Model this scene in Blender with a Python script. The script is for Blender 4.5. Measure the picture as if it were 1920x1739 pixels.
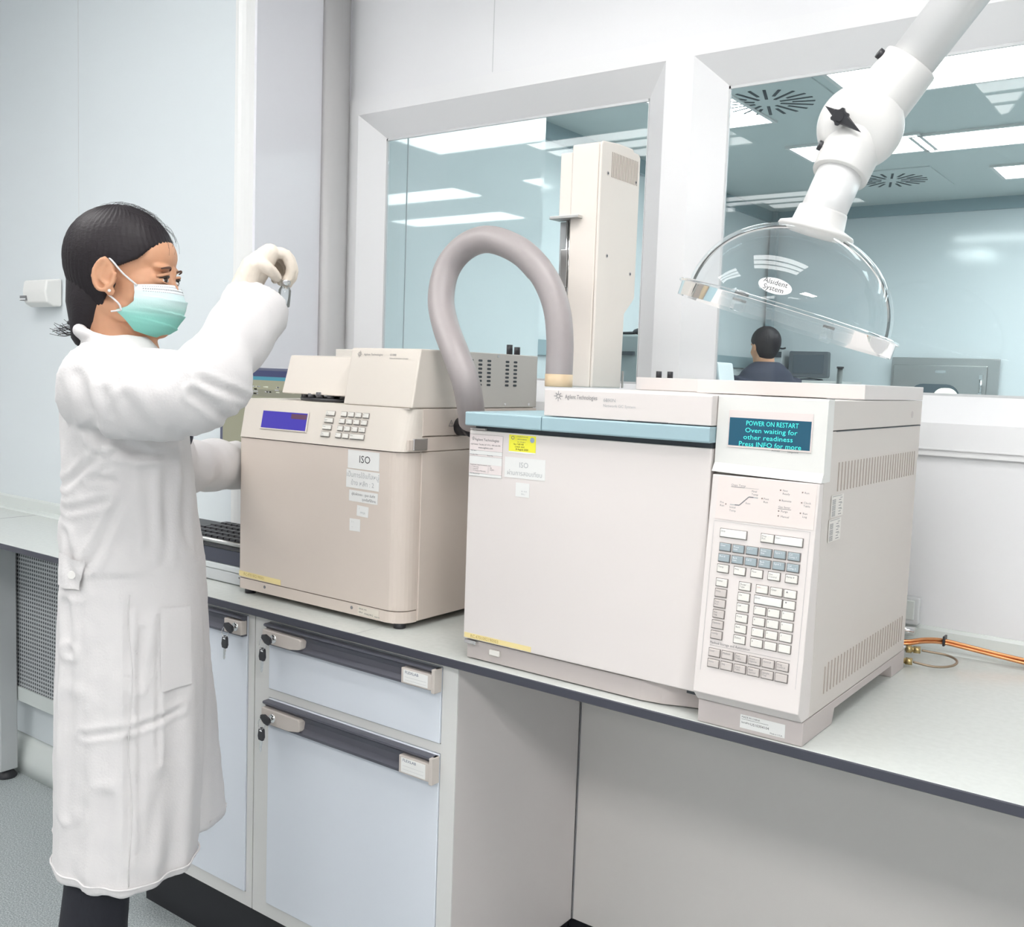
import bpy, bmesh, math, random
from mathutils import Vector, Matrix, noise, Euler
random.seed(7)
PI = math.pi
for o in list(bpy.data.objects): bpy.data.objects.remove(o)
COL = bpy.context.scene.collection
SC = bpy.context.scene

# ------------------------------------------------------------------ camera
cam_d = bpy.data.cameras.new('camera'); cam = bpy.data.objects.new('camera', cam_d); COL.objects.link(cam)
SC.camera = cam
yaw, pitch, roll = -.6338, -.0888, .03527
cy_, sy_, cp_, sp_, cr_, sr_ = math.cos(yaw), math.sin(yaw), math.cos(pitch), math.sin(pitch), math.cos(roll), math.sin(roll)
fwd = Vector((sy_*cp_, cy_*cp_, sp_)); rt = Vector((cy_, -sy_, 0)); up = rt.cross(fwd)
r2 = rt*cr_ + up*sr_; u2 = up*cr_ - rt*sr_
M = Matrix((r2, u2, -fwd)).transposed().to_4x4(); M.translation = Vector((0, 0, 1.4087))
cam.matrix_world = M
cam_d.sensor_fit = 'HORIZONTAL'; cam_d.sensor_width = 36.0; cam_d.lens = 36.0*1859.43/1920
cam_d.clip_start = .02; cam_d.clip_end = 60

# ------------------------------------------------------------------ world, exposure
w = bpy.data.worlds.new('world'); SC.world = w; w.use_nodes = True
w.node_tree.nodes['Background'].inputs[0].default_value = (.9, .95, 1, 1)
w.node_tree.nodes['Background'].inputs[1].default_value = .3
SC.view_settings.view_transform = 'Standard'; SC.view_settings.look = 'None'
SC.view_settings.exposure = 0.18; SC.view_settings.gamma = 1.0
try: SC.view_settings.use_curve_mapping = False
except Exception: pass
LAMP = 10.2          # radiance of the ceiling light diffusers, our room
LAMP_FAR = 11.5      # radiance of the diffusers in the room beyond the glass

# ------------------------------------------------------------------ materials
MATS = {}
def mat(name, col, rough=.5, metal=0., spec=.5, bump=0., bscale=200., emis=None, estr=0., coat=0., sheen=0., var=0., vscale=6., alpha=1.):
    if name in MATS: return MATS[name]
    m = bpy.data.materials.new(name); m.use_nodes = True; MATS[name] = m
    nt = m.node_tree; b = nt.nodes['Principled BSDF']
    b.inputs['Base Color'].default_value = (*col, 1); b.inputs['Roughness'].default_value = rough
    b.inputs['Metallic'].default_value = metal; b.inputs['Specular IOR Level'].default_value = spec
    if coat: b.inputs['Coat Weight'].default_value = coat; b.inputs['Coat Roughness'].default_value = .06
    if sheen: b.inputs['Sheen Weight'].default_value = sheen
    if emis: b.inputs['Emission Color'].default_value = (*emis, 1); b.inputs['Emission Strength'].default_value = estr
    if var or bump:
        tc = nt.nodes.new('ShaderNodeTexCoord')
    if var:
        n = nt.nodes.new('ShaderNodeTexNoise'); n.inputs['Scale'].default_value = vscale; n.inputs['Detail'].default_value = 4
        nt.links.new(tc.outputs['Object'], n.inputs['Vector'])
        r = nt.nodes.new('ShaderNodeValToRGB'); r.color_ramp.elements[0].position = .3; r.color_ramp.elements[1].position = .7
        r.color_ramp.elements[0].color = (*[max(0, c*(1-var)) for c in col], 1); r.color_ramp.elements[1].color = (*[min(1, c*(1+var)) for c in col], 1)
        nt.links.new(n.outputs['Fac'], r.inputs['Fac']); nt.links.new(r.outputs['Color'], b.inputs['Base Color'])
    if bump:
        n = nt.nodes.new('ShaderNodeTexNoise'); n.inputs['Scale'].default_value = bscale; n.inputs['Detail'].default_value = 3
        nt.links.new(tc.outputs['Object'], n.inputs['Vector'])
        bp = nt.nodes.new('ShaderNodeBump'); bp.inputs['Strength'].default_value = bump; bp.inputs['Distance'].default_value = .002
        nt.links.new(n.outputs['Fac'], bp.inputs['Height']); nt.links.new(bp.outputs['Normal'], b.inputs['Normal'])
    return m
def thin_glass(name, tint, ior=1.5, rough=0.0, edge=0.0, body=0.0):
    """thin clear sheet: fresnel mix of a clear tint and a mirror reflection"""
    m = bpy.data.materials.new(name); m.use_nodes = True; MATS[name] = m
    nt = m.node_tree; nt.nodes.clear()
    out = nt.nodes.new('ShaderNodeOutputMaterial'); t = nt.nodes.new('ShaderNodeBsdfTransparent'); g = nt.nodes.new('ShaderNodeBsdfGlossy')
    t.inputs[0].default_value = (*tint, 1); g.inputs['Roughness'].default_value = rough; g.inputs[0].default_value = (1, 1, 1, 1)
    mx = nt.nodes.new('ShaderNodeMixShader'); fr = nt.nodes.new('ShaderNodeFresnel'); fr.inputs[0].default_value = ior
    nt.links.new(fr.outputs[0], mx.inputs[0]); nt.links.new(t.outputs[0], mx.inputs[1]); nt.links.new(g.outputs[0], mx.inputs[2])
    last = mx
    if edge or body:
        d = nt.nodes.new('ShaderNodeBsdfTranslucent'); d.inputs[0].default_value = (.93, .95, .96, 1)
        lw = nt.nodes.new('ShaderNodeLayerWeight'); lw.inputs[0].default_value = .35
        ma = nt.nodes.new('ShaderNodeMath'); ma.operation = 'MULTIPLY_ADD'; ma.inputs[1].default_value = edge; ma.inputs[2].default_value = body
        nt.links.new(lw.outputs['Facing'], ma.inputs[0])
        m2 = nt.nodes.new('ShaderNodeMixShader'); nt.links.new(ma.outputs[0], m2.inputs[0])
        nt.links.new(mx.outputs[0], m2.inputs[1]); nt.links.new(d.outputs[0], m2.inputs[2]); last = m2
    nt.links.new(last.outputs[0], out.inputs[0])
    return m
WALLW = mat('wall_panel_white', (.79, .79, .805), .28, spec=.5, var=.012, vscale=1.2)
WALLB = mat('wall_panel_block', (.715, .765, .79), .16, spec=.5, var=.012, vscale=1.0)
WALLL = mat('wall_panel_return', (.80, .80, .84), .22, spec=.5)
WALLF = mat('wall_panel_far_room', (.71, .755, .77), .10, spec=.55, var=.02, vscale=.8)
TRIMW = mat('trim_white', (.80, .80, .81), .3)
TRIMG = mat('trim_grey', (.60, .61, .62), .35)
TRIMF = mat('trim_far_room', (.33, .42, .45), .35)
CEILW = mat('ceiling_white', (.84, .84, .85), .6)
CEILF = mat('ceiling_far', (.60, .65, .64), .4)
WTOP = mat('worktop_laminate', (.60, .625, .60), .22, var=.03, vscale=90, bump=.03, bscale=600)
BLACKEDGE = mat('black_edge', (.05, .052, .07), .35)
UPST = mat('upstand_plastic', (.66, .70, .68), .3)
CABFR = mat('cabinet_frame_grey', (.66, .66, .645), .4)
CABDOOR = mat('cabinet_door_laminate', (.70, .74, .80), .38, bump=.02, bscale=300)
CABSIDE = mat('cabinet_side_panel', (.62, .58, .57), .5, var=.02, vscale=3)
KNEE = mat('knee_panel', (.60, .575, .555), .5, var=.02, vscale=3)
HANDLE = mat('handle_profile_slate', (.095, .097, .12), .42)
PLATE = mat('handle_plate_taupe', (.56, .51, .47), .42)
PAPER = mat('label_paper', (.77, .77, .755), .6)
INK = mat('ink_black', (.03, .03, .035), .6)
INKG = mat('ink_grey', (.20, .20, .21), .6)
INKL = mat('ink_faint', (.42, .43, .44), .6)
INKW = mat('ink_white', (.85, .87, .88), .6)
BLACKP = mat('black_plastic', (.03, .03, .035), .4)
PLINTH = mat('plinth_black', (.012, .012, .016), .5)
STEEL = mat('brushed_steel', (.55, .55, .54), .32, metal=1., bump=.05, bscale=120)
CHROME = mat('chrome', (.75, .75, .75), .15, metal=1.)
GCBODY = mat('chromatograph_casing', (.62, .575, .54), .5, bump=.05, bscale=900)
GCFRONT = mat('chromatograph_front', (.72, .67, .65), .45, bump=.03, bscale=900)
GCSHADE = mat('chromatograph_base_taupe', (.52, .47, .455), .5)
GCHEAD = mat('chromatograph_head', (.73, .725, .70), .42)
GCBLUE = mat('oven_lid_blue', (.35, .49, .54), .42)
HSBODY = mat('sampler_casing', (.65, .57, .51), .48, bump=.06, bscale=900, var=.01, vscale=3)
HSTOP = mat('sampler_cover_cream', (.69, .635, .575), .45)
HSGREY = mat('sampler_rear_grey', (.60, .575, .54), .45)
KEYW = mat('key_cream', (.755, .735, .69), .45)
KEYWH = mat('key_white', (.77, .77, .745), .45)
KEYB = mat('key_blue_grey', (.33, .39, .42), .45)
KEYG = mat('key_taupe', (.58, .53, .505), .45)
KEYSH = mat('key_skirt', (.22, .20, .19), .6)
HOSE = mat('hose_grey_foam', (.36, .325, .325), .42, var=.04, vscale=20, bump=.1, bscale=60)
BRASSP = mat('hose_collar_tan', (.60, .46, .30), .45)
INJ = mat('injector_casing', (.76, .70, .645), .5, bump=.04, bscale=900)
COPPER = mat('copper_tube', (.72, .33, .15), .28, metal=1., var=.1, vscale=30)
BRASS = mat('brass', (.55, .42, .20), .35, metal=1.)
BRASSD = mat('brass_dark_tube', (.32, .25, .18), .4, metal=.8)
ARMW = mat('arm_white_plastic', (.74, .73, .715), .35)
ARMT = mat('arm_tube_aluminium', (.80, .80, .80), .4, metal=.15)
YEL = mat('sticker_yellow', (.86, .82, .06), .5)
ORG = mat('tape_yellow', (.84, .70, .34), .5)
ORGI = mat('tape_ink_brown', (.48, .34, .10), .6)
BLIND = mat('grey_plastic', (.42, .44, .45), .4)
PCG = mat('pc_light_grey', (.52, .54, .55), .4)
PCD = mat('pc_dark', (.05, .055, .08), .4)
COAT = mat('lab_coat_cotton', (.66, .64, .64), .85, spec=.15, bump=.25, bscale=260, sheen=.1)
SKIN = mat('skin', (.62, .33, .20), .5, spec=.35, var=.05, vscale=30)
SKIN.node_tree.nodes['Principled BSDF'].inputs['Subsurface Weight'].default_value = .12
SKIN.node_tree.nodes['Principled BSDF'].inputs['Subsurface Radius'].default_value = (.01, .004, .002)
HAIR = mat('hair_black', (.020, .016, .019), .5, spec=.25)
GLOVE = mat('latex_glove', (.74, .655, .565), .5, spec=.4, bump=.1, bscale=60)
NAVY = mat('navy_cloth', (.03, .033, .055), .8)
TROUSER = mat('trouser_navy', (.014, .015, .022), .85, bump=.2, bscale=200)
STRAP = mat('mask_strap_white', (.74, .74, .75), .7)
EYEW = mat('eye_white', (.75, .72, .70), .25)
IRIS = mat('iris_dark', (.03, .018, .012), .1)
BROW = mat('brow_brown', (.10, .05, .035), .8)
PEARL = mat('pearl', (.85, .83, .80), .15)
DIFF = mat('lamp_diffuser', (.9, .9, .9), .5, emis=(1.0, .985, .965), estr=LAMP)
DIFFK = mat('lamp_diffuser_key', (.9, .9, .9), .5, emis=(1.0, .985, .965), estr=LAMP*4.6)  # key fixture, boosted above the others to strengthen the shadow under the worktop
DIFFF = mat('lamp_diffuser_far', (.9, .9, .9), .5, emis=(.93, 1.0, 1.0), estr=LAMP_FAR)
SLOT = mat('slot_dark', (.06, .07, .08), .7)
GLASSW = thin_glass('window_glass', (.92, .95, .957), 1.3)
ACRYL = thin_glass('clear_acrylic', (.965, .98, .985), 1.27, edge=.09, body=.004)
def soft_edge(m, base, gain, powr):
    nt = m.node_tree; fr = [n for n in nt.nodes if n.type == 'FRESNEL'][0]; to = fr.outputs[0].links[0].to_socket
    lw = nt.nodes.new('ShaderNodeLayerWeight'); lw.inputs[0].default_value = .5; p = nt.nodes.new('ShaderNodeMath'); p.operation = 'POWER'; p.inputs[1].default_value = powr
    a = nt.nodes.new('ShaderNodeMath'); a.operation = 'MULTIPLY_ADD'; a.inputs[1].default_value = gain; a.inputs[2].default_value = base
    nt.links.new(lw.outputs['Facing'], p.inputs[0]); nt.links.new(p.outputs[0], a.inputs[0]); nt.links.new(a.outputs[0], to)
soft_edge(ACRYL, .040, .45, 7)
ACRYLR = thin_glass('clear_acrylic_rim', (.955, .968, .972), 1.22, edge=.16, body=.010)
VIALG = thin_glass('vial_glass', (.975, .985, .985), 1.35, edge=.12, body=.01)

def nodes_floor():
    m = mat('vinyl_floor_speckled', (.42, .46, .47), .35, bump=.02)
    nt = m.node_tree; b = nt.nodes['Principled BSDF']; tc = nt.nodes.new('ShaderNodeTexCoord')
    n = nt.nodes.new('ShaderNodeTexNoise'); n.inputs['Scale'].default_value = 260; n.inputs['Detail'].default_value = 2
    r = nt.nodes.new('ShaderNodeValToRGB'); e = r.color_ramp.elements
    e[0].position = .32; e[0].color = (.24, .27, .28, 1); e[1].position = .68; e[1].color = (.60, .64, .64, 1)
    x = e.new(.5); x.color = (.40, .44, .45, 1)
    nt.links.new(tc.outputs['Object'], n.inputs['Vector']); nt.links.new(n.outputs['Fac'], r.inputs['Fac']); nt.links.new(r.outputs['Color'], b.inputs['Base Color'])
    return m
FLOOR = nodes_floor()
def nodes_perf():
    m = mat('perforated_sheet', (.50, .52, .53), .45)
    nt = m.node_tree; b = nt.nodes['Principled BSDF']; tc = nt.nodes.new('ShaderNodeTexCoord')
    v = nt.nodes.new('ShaderNodeTexVoronoi'); v.inputs['Scale'].default_value = 74; v.inputs['Randomness'].default_value = 0.0
    mp = nt.nodes.new('ShaderNodeMapping'); mp.inputs['Scale'].default_value = (1, 0, 1)
    r = nt.nodes.new('ShaderNodeValToRGB'); e = r.color_ramp.elements
    e[0].position = .30; e[0].color = (.05, .055, .065, 1); e[1].position = .36; e[1].color = (.50, .52, .53, 1)
    nt.links.new(tc.outputs['Object'], mp.inputs['Vector']); nt.links.new(mp.outputs[0], v.inputs['Vector'])
    nt.links.new(v.outputs['Distance'], r.inputs['Fac']); nt.links.new(r.outputs['Color'], b.inputs['Base Color'])
    return m
PERF = nodes_perf()
def nodes_mask():
    m = mat('mask_fabric_mint', (.35, .72, .63), .75, spec=.2, bump=.15, bscale=500)
    nt = m.node_tree; b = nt.nodes['Principled BSDF']; tc = nt.nodes.new('ShaderNodeTexCoord'); s = nt.nodes.new('ShaderNodeSeparateXYZ')
    mr = nt.nodes.new('ShaderNodeMapRange'); mr.inputs['From Min'].default_value = -.105; mr.inputs['From Max'].default_value = .0
    r = nt.nodes.new('ShaderNodeValToRGB'); e = r.color_ramp.elements; e[0].position = 0; e[0].color = (.24, .64, .54, 1)
    e[1].position = 1; e[1].color = (.80, .84, .88, 1)
    a = e.new(.38); a.color = (.30, .68, .60, 1); a = e.new(.60); a.color = (.56, .78, .76, 1); a = e.new(.78); a.color = (.66, .80, .83, 1); a = e.new(.80); a.color = (.80, .84, .88, 1)
    nt.links.new(tc.outputs['Object'], s.inputs[0]); nt.links.new(s.outputs['Z'], mr.inputs[0]); nt.links.new(mr.outputs[0], r.inputs['Fac']); nt.links.new(r.outputs['Color'], b.inputs['Base Color'])
    return m
MASK = nodes_mask()
def nodes_hair():
    nt = HAIR.node_tree; b = nt.nodes['Principled BSDF']; tc = nt.nodes.new('ShaderNodeTexCoord')
    mp = nt.nodes.new('ShaderNodeMapping'); mp.inputs['Rotation'].default_value = (0, math.radians(50), 0); mp.inputs['Scale'].default_value = (14, 160, 160)
    n = nt.nodes.new('ShaderNodeTexNoise'); n.inputs['Scale'].default_value = 1.6; n.inputs['Detail'].default_value = 3
    bp = nt.nodes.new('ShaderNodeBump'); bp.inputs['Strength'].default_value = .35; bp.inputs['Distance'].default_value = .002
    nt.links.new(tc.outputs['Object'], mp.inputs[0]); nt.links.new(mp.outputs[0], n.inputs['Vector'])
    nt.links.new(n.outputs['Fac'], bp.inputs['Height']); nt.links.new(bp.outputs['Normal'], b.inputs['Normal'])
nodes_hair()
def screen_mat(name, bands, strength):
    """emissive display with horizontal bands over object Z: bands = [(z, color), ...] ascending"""
    m = bpy.data.materials.new(name); m.use_nodes = True; nt = m.node_tree; b = nt.nodes['Principled BSDF']
    b.inputs['Base Color'].default_value = (.01, .01, .02, 1); b.inputs['Roughness'].default_value = .25
    tc = nt.nodes.new('ShaderNodeTexCoord'); s = nt.nodes.new('ShaderNodeSeparateXYZ'); mr = nt.nodes.new('ShaderNodeMapRange')
    z0, z1 = bands[0][0], bands[-1][0]; mr.inputs['From Min'].default_value = z0; mr.inputs['From Max'].default_value = z1
    r = nt.nodes.new('ShaderNodeValToRGB'); r.color_ramp.interpolation = 'CONSTANT'; e = r.color_ramp.elements
    e[0].position = 0; e[0].color = (*bands[0][1], 1); e[1].position = 1; e[1].color = (*bands[-1][1], 1)
    for z, c in bands[1:-1]: x = e.new((z-z0)/(z1-z0)); x.color = (*c, 1)
    nt.links.new(tc.outputs['Object'], s.inputs[0]); nt.links.new(s.outputs['Z'], mr.inputs[0]); nt.links.new(mr.outputs[0], r.inputs['Fac'])
    nt.links.new(r.outputs['Color'], b.inputs['Emission Color']); b.inputs['Emission Strength'].default_value = strength
    return m

# ------------------------------------------------------------------ mesh helpers
class MB:
    """collects shapes in one bmesh; mi = material slot of the next shapes"""
    def __init__(s): s.bm = bmesh.new(); s.mats = []; s.sm = False
    def mi(s, m):
        if m not in s.mats: s.mats.append(m)
        return s.mats.index(m)
    def add(s, vs, fs, m, smooth=False, T=None):
        k = s.mi(m); V = [s.bm.verts.new(T @ Vector(v) if T else v) for v in vs]; out = []
        for f in fs:
            try: F = s.bm.faces.new([V[i] for i in f])
            except ValueError: continue
            F.material_index = k; F.smooth = smooth; out.append(F)
        return V, out
    def box(s, x0, x1, y0, y1, z0, z1, m, bev=0., T=None, seg=2):
        vs = [(x0,y0,z0),(x1,y0,z0),(x1,y1,z0),(x0,y1,z0),(x0,y0,z1),(x1,y0,z1),(x1,y1,z1),(x0,y1,z1)]
        V, F = s.add(vs, [(0,3,2,1),(4,5,6,7),(0,1,5,4),(1,2,6,5),(2,3,7,6),(3,0,4,7)], m, False, T)
        if bev:
            es = set(e for f in F for e in f.edges)
            r = bmesh.ops.bevel(s.bm, geom=list(es), offset=bev, segments=seg, affect='EDGES', profile=.5)
            for f in r['faces']: f.material_index = s.mi(m)
        return s
    def prism(s, prof, a0, a1, m, axis='x', bev=0., T=None, smooth=False, seg=2):
        """profile polygon extruded along axis. axis x: prof=(y,z); y: (x,z); z: (x,y)"""
        def P(p, a): return {'x': (a, p[0], p[1]), 'y': (p[0], a, p[1]), 'z': (p[0], p[1], a)}[axis]
        n = len(prof); vs = [P(p, a0) for p in prof] + [P(p, a1) for p in prof]
        fs = [tuple(range(n))[::-1], tuple(range(n, 2*n))] + [(i, (i+1) % n, n+(i+1) % n, n+i) for i in range(n)]
        V, F = s.add(vs, fs, m, False, T)
        bmesh.ops.recalc_face_normals(s.bm, faces=F)
        if smooth:
            for f in F[2:]: f.smooth = True
        if bev:
            es = set(e for f in F for e in f.edges)
            r = bmesh.ops.bevel(s.bm, geom=list(es), offset=bev, segments=seg, affect='EDGES', profile=.5)
            for f in r['faces']: f.material_index = s.mi(m)
        return s
    def tube(s, pts, rad, m, n=12, caps=True, sq=1.0, T=None, round_caps=False):
        pts = [Vector(p) for p in pts]; N = len(pts)
        rads = list(rad) if hasattr(rad, '__len__') else [rad]*N
        if round_caps:
            d0 = (pts[0]-pts[1]).normalized(); d1 = (pts[-1]-pts[-2]).normalized()
            a = [(pts[0]+d0*rads[0]*k, rads[0]*math.sqrt(max(0, 1-k*k))) for k in (.98, .85, .5)]
            b = [(pts[-1]+d1*rads[-1]*k, rads[-1]*math.sqrt(max(0, 1-k*k))) for k in (.5, .85, .98)]
            pts = [p for p, r in a]+pts+[p for p, r in b]; rads = [r for p, r in a]+rads+[r for p, r in b]; N = len(pts)
        tan = [(pts[min(i+1, N-1)]-pts[max(i-1, 0)]).normalized() for i in range(N)]
        ref = Vector((0, 0, 1)) if abs(tan[0].z) < .9 else Vector((1, 0, 0))
        a = (ref - tan[0]*ref.dot(tan[0])).normalized(); vs = []
        for i in range(N):
            a = (a - tan[i]*a.dot(tan[i])).normalized(); b = tan[i].cross(a)
            for k in range(n):
                t = 2*PI*k/n; vs.append(pts[i] + a*math.cos(t)*rads[i] + b*math.sin(t)*rads[i]*sq)
        fs = [(i*n+k, i*n+(k+1) % n, (i+1)*n+(k+1) % n, (i+1)*n+k) for i in range(N-1) for k in range(n)]
        V, F = s.add(vs, fs, m, True, T)
        if caps:
            k = s.mi(m)
            for c in (list(range(n))[::-1], list(range((N-1)*n, N*n))):
                f = s.bm.faces.new([V[i] for i in c]); f.material_index = k; F.append(f)
        return s
    def cyl(s, c, ax, r, h, m, n=24, r2=None, T=None):
        c = Vector(c); ax = Vector(ax).normalized()
        return s.tube([c, c+ax*h], [r, r if r2 is None else r2], m, n, T=T)
    def ell(s, c, r, m, R=None, nu=20, nv=12):
        c = Vector(c); vs = []; Rm = R.to_matrix() if R else None
        for j in range(1, nv):
            for i in range(nu):
                t = PI*j/nv; p = 2*PI*i/nu
                v = Vector((r[0]*math.sin(t)*math.cos(p), r[1]*math.sin(t)*math.sin(p), r[2]*math.cos(t)))
                vs.append(c + (Rm @ v if Rm else v))
        a = Vector((0, 0, r[2])); b = Vector((0, 0, -r[2]))
        vs += [c+(Rm @ a if Rm else a), c+(Rm @ b if Rm else b)]; A = len(vs)-2; B = A+1
        fs = [(j*nu+i, (j+1)*nu+i, (j+1)*nu+(i+1) % nu, j*nu+(i+1) % nu) for j in range(nv-2) for i in range(nu)]
        fs += [(A, i, (i+1) % nu) for i in range(nu)] + [(B, (nv-2)*nu+(i+1) % nu, (nv-2)*nu+i) for i in range(nu)]
        s.add(vs, fs, m, True); return s
    def lathe(s, prof, m, T=None, n=48, smooth=True):
        """prof=(r,z) about z"""
        vs = []; P = len(prof)
        for r, z in prof:
            for k in range(n): t = 2*PI*k/n; vs.append((r*math.cos(t), r*math.sin(t), z))
        fs = [(i*n+k, i*n+(k+1) % n, (i+1)*n+(k+1) % n, (i+1)*n+k) for i in range(P-1) for k in range(n)]
        s.add(vs, fs, m, smooth, T); return s
    def grid(s, f, nu, nv, m, smooth=True, closed_u=False, T=None):
        vs = [f(i/(nu-1 if not closed_u else nu), j/(nv-1)) for j in range(nv) for i in range(nu)]
        fs = [(j*nu+i, j*nu+(i+1) % nu, (j+1)*nu+(i+1) % nu, (j+1)*nu+i) for j in range(nv-1) for i in range(nu if closed_u else nu-1)]
        s.add(vs, fs, m, smooth, T); return s
    def text(s, body, size, T, m, align='LEFT', depth=.00015, sx=1.0):
        """flat lettering laid on the surface whose frame is T (x right, y up, z out)"""
        c = bpy.data.curves.new('t', 'FONT'); c.body = body; c.size = size; c.align_x = align; c.extrude = 0; c.resolution_u = 2
        c.space_line = .95
        o = bpy.data.objects.new('t', c); COL.objects.link(o)
        dg = bpy.context.evaluated_depsgraph_get(); me = bpy.data.meshes.new_from_object(o.evaluated_get(dg))
        if me and len(me.polygons):
            L = Matrix.Translation((0, 0, depth)) @ Matrix.Diagonal((sx, 1, 1, 1))
            s.add([L @ v.co for v in me.vertices], [tuple(p.vertices) for p in me.polygons], m, False, T)
        bpy.data.objects.remove(o); bpy.data.curves.remove(c)
        return s
    def mesh(s, name):
        me = bpy.data.meshes.new(name); s.bm.normal_update(); s.bm.to_mesh(me); s.bm.free()
        for m in s.mats: me.materials.append(m)
        return me
    def obj(s, name, parent=None, label=None, recalc=False):
        if recalc: bmesh.ops.recalc_face_normals(s.bm, faces=s.bm.faces)
        o = bpy.data.objects.new(name, s.mesh(name)); COL.objects.link(o)
        if parent: o.parent = parent
        if label: o['label'] = label
        return o
def tag(o, label, cat, group=None, kind=None):
    if label: o['label'] = label
    if cat: o['category'] = cat
    if group: o['group'] = group
    if kind: o['kind'] = kind
    return o
def thing(name, label, cat, loc=(0, 0, 0), group=None):
    o = bpy.data.objects.new(name, None); COL.objects.link(o); o.location = loc; o.empty_display_size = .05
    return tag(o, label, cat, group)
def struct(b, name, recalc=False):
    o = b.obj(name, recalc=recalc); o['kind'] = 'structure'; return o
def under(o, root):
    """keep world placement while hanging the part on a root that stands somewhere"""
    o.parent = root; o.location = o.location - root.location if root.parent is None else o.location
    return o
def part(b, name, root, label=None, recalc=False):
    o = b.obj(name, recalc=recalc); o.parent = root
    o.location = -root.location if root.type == 'EMPTY' else (0, 0, 0)
    if label: o['label'] = label
    return o
def bake(b, name, voxel, smooth=4, factor=.5):
    """fuse the overlapping shapes of b to one continuous skin"""
    mats = list(b.mats); me = b.mesh(name); o = bpy.data.objects.new('tmp', me); COL.objects.link(o)
    r = o.modifiers.new('r', 'REMESH'); r.mode = 'VOXEL'; r.voxel_size = voxel; r.use_smooth_shade = True
    sm = o.modifiers.new('s', 'SMOOTH'); sm.iterations = smooth; sm.factor = factor
    dg = bpy.context.evaluated_depsgraph_get(); out = bpy.data.meshes.new_from_object(o.evaluated_get(dg))
    bpy.data.objects.remove(o); out.name = name; out.materials.clear()
    for m in mats[:1]: out.materials.append(m)
    for p in out.polygons: p.use_smooth = True; p.material_index = 0
    return out
def displace(me, fn):
    n = len(me.vertices); co = [v.co.copy() for v in me.vertices]; no = [v.normal.copy() for v in me.vertices]; out = []
    for p, q in zip(co, no): out.extend(p+q*fn(p, q))
    me.vertices.foreach_set('co', out); me.update()
def FR(O, U, N):
    """surface frame: origin, right, outward normal"""
    U = Vector(U).normalized(); N = Vector(N).normalized(); V = N.cross(U).normalized()
    m = Matrix((U, V, N)).transposed().to_4x4(); m.translation = Vector(O); return m
def rrect(w, h, r, n=4):
    out = []
    for cx, cy, a0 in ((w/2-r, h/2-r, 0), (-w/2+r, h/2-r, PI/2), (-w/2+r, -h/2+r, PI), (w/2-r, -h/2+r, 1.5*PI)):
        for k in range(n+1): a = a0+PI/2*k/n; out.append((cx+r*math.cos(a), cy+r*math.sin(a)))
    return out

#=SHELL=
D = 2.06          # the window wall
CEIL = 2.80
b = MB(); b.box(-5.2, 5.0, -4.2, 2.18, -.05, 0, FLOOR); struct(b, 'floor')
b = MB(); b.box(-5.2, 5.0, -4.2, 2.18, CEIL, CEIL+.05, CEILW); struct(b, 'ceiling')
WX = [(-2.09, -1.115), (-1.045, .60)]          # outer edges of the splayed window openings
ZB, ZT = 1.345, 2.128
b = MB()
b.box(-2.135, 5.06, D, D+.12, 0, ZB, WALLW); b.box(-2.135, 5.06, D, D+.12, ZT, CEIL, WALLW)
b.box(-2.135, WX[0][0], D, D+.12, ZB, ZT, WALLW); b.box(WX[0][1], WX[1][0], D, D+.12, ZB, ZT, WALLW); b.box(WX[1][1], 5.06, D, D+.12, ZB, ZT, WALLW)
for x in (-1.62, -.03): b.box(x-.0012, x+.0012, D-.0006, D, 2.18, CEIL, TRIMG)
struct(b, 'wall_back')
b = MB()
b.box(-5.2, -2.19, 1.70, 1.76, 0, CEIL, WALLB)
b.box(-2.16, -2.135, 1.725, 2.18, 0, CEIL, WALLL)
for x in (-2.94, -4.1): b.box(x-.001, x+.001, 1.6994, 1.70, .95, CEIL, TRIMG)
struct(b, 'wall_left')
b = MB(); b.prism([(-2.19, 1.70)]+[(-2.19+.055*math.sin(a*PI/16), 1.755-.055*math.cos(a*PI/16)) for a in range(9)]+[(-2.16, 1.755), (-2.19, 1.73)], 0, CEIL, mat('corner_trim', (.76, .765, .76), .3), 'z'); struct(b, 'trim_1')
b = MB()
b.prism([(-2.135, 1.952), (-2.122, 1.955), (-2.113, 1.975), (-2.109, 2.0), (-2.113, 2.025), (-2.122, 2.045), (-2.135, 2.048)], 0, CEIL, mat('trim_strip_grey', (.56, .55, .55), .4), 'z', smooth=True); struct(b, 'trim_2')
b = MB(); b.box(5.0, 5.06, -4.2, 2.06, 0, CEIL, WALLW); struct(b, 'wall_right')
b = MB(); b.box(-5.26, -5.2, -4.2, 1.76, 0, CEIL, WALLW); struct(b, 'wall_far_left')
b = MB(); b.box(-5.26, 5.06, -4.26, -4.2, 0, CEIL, WALLW); struct(b, 'wall_front')
b = MB(); b.prism([(1.70, 0), (1.665, 0), (1.668, .05), (1.68, .10), (1.69, .115), (1.70, .12)], -5.2, -2.19, UPST, 'x', smooth=True); struct(b, 'baseboard_left')
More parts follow.
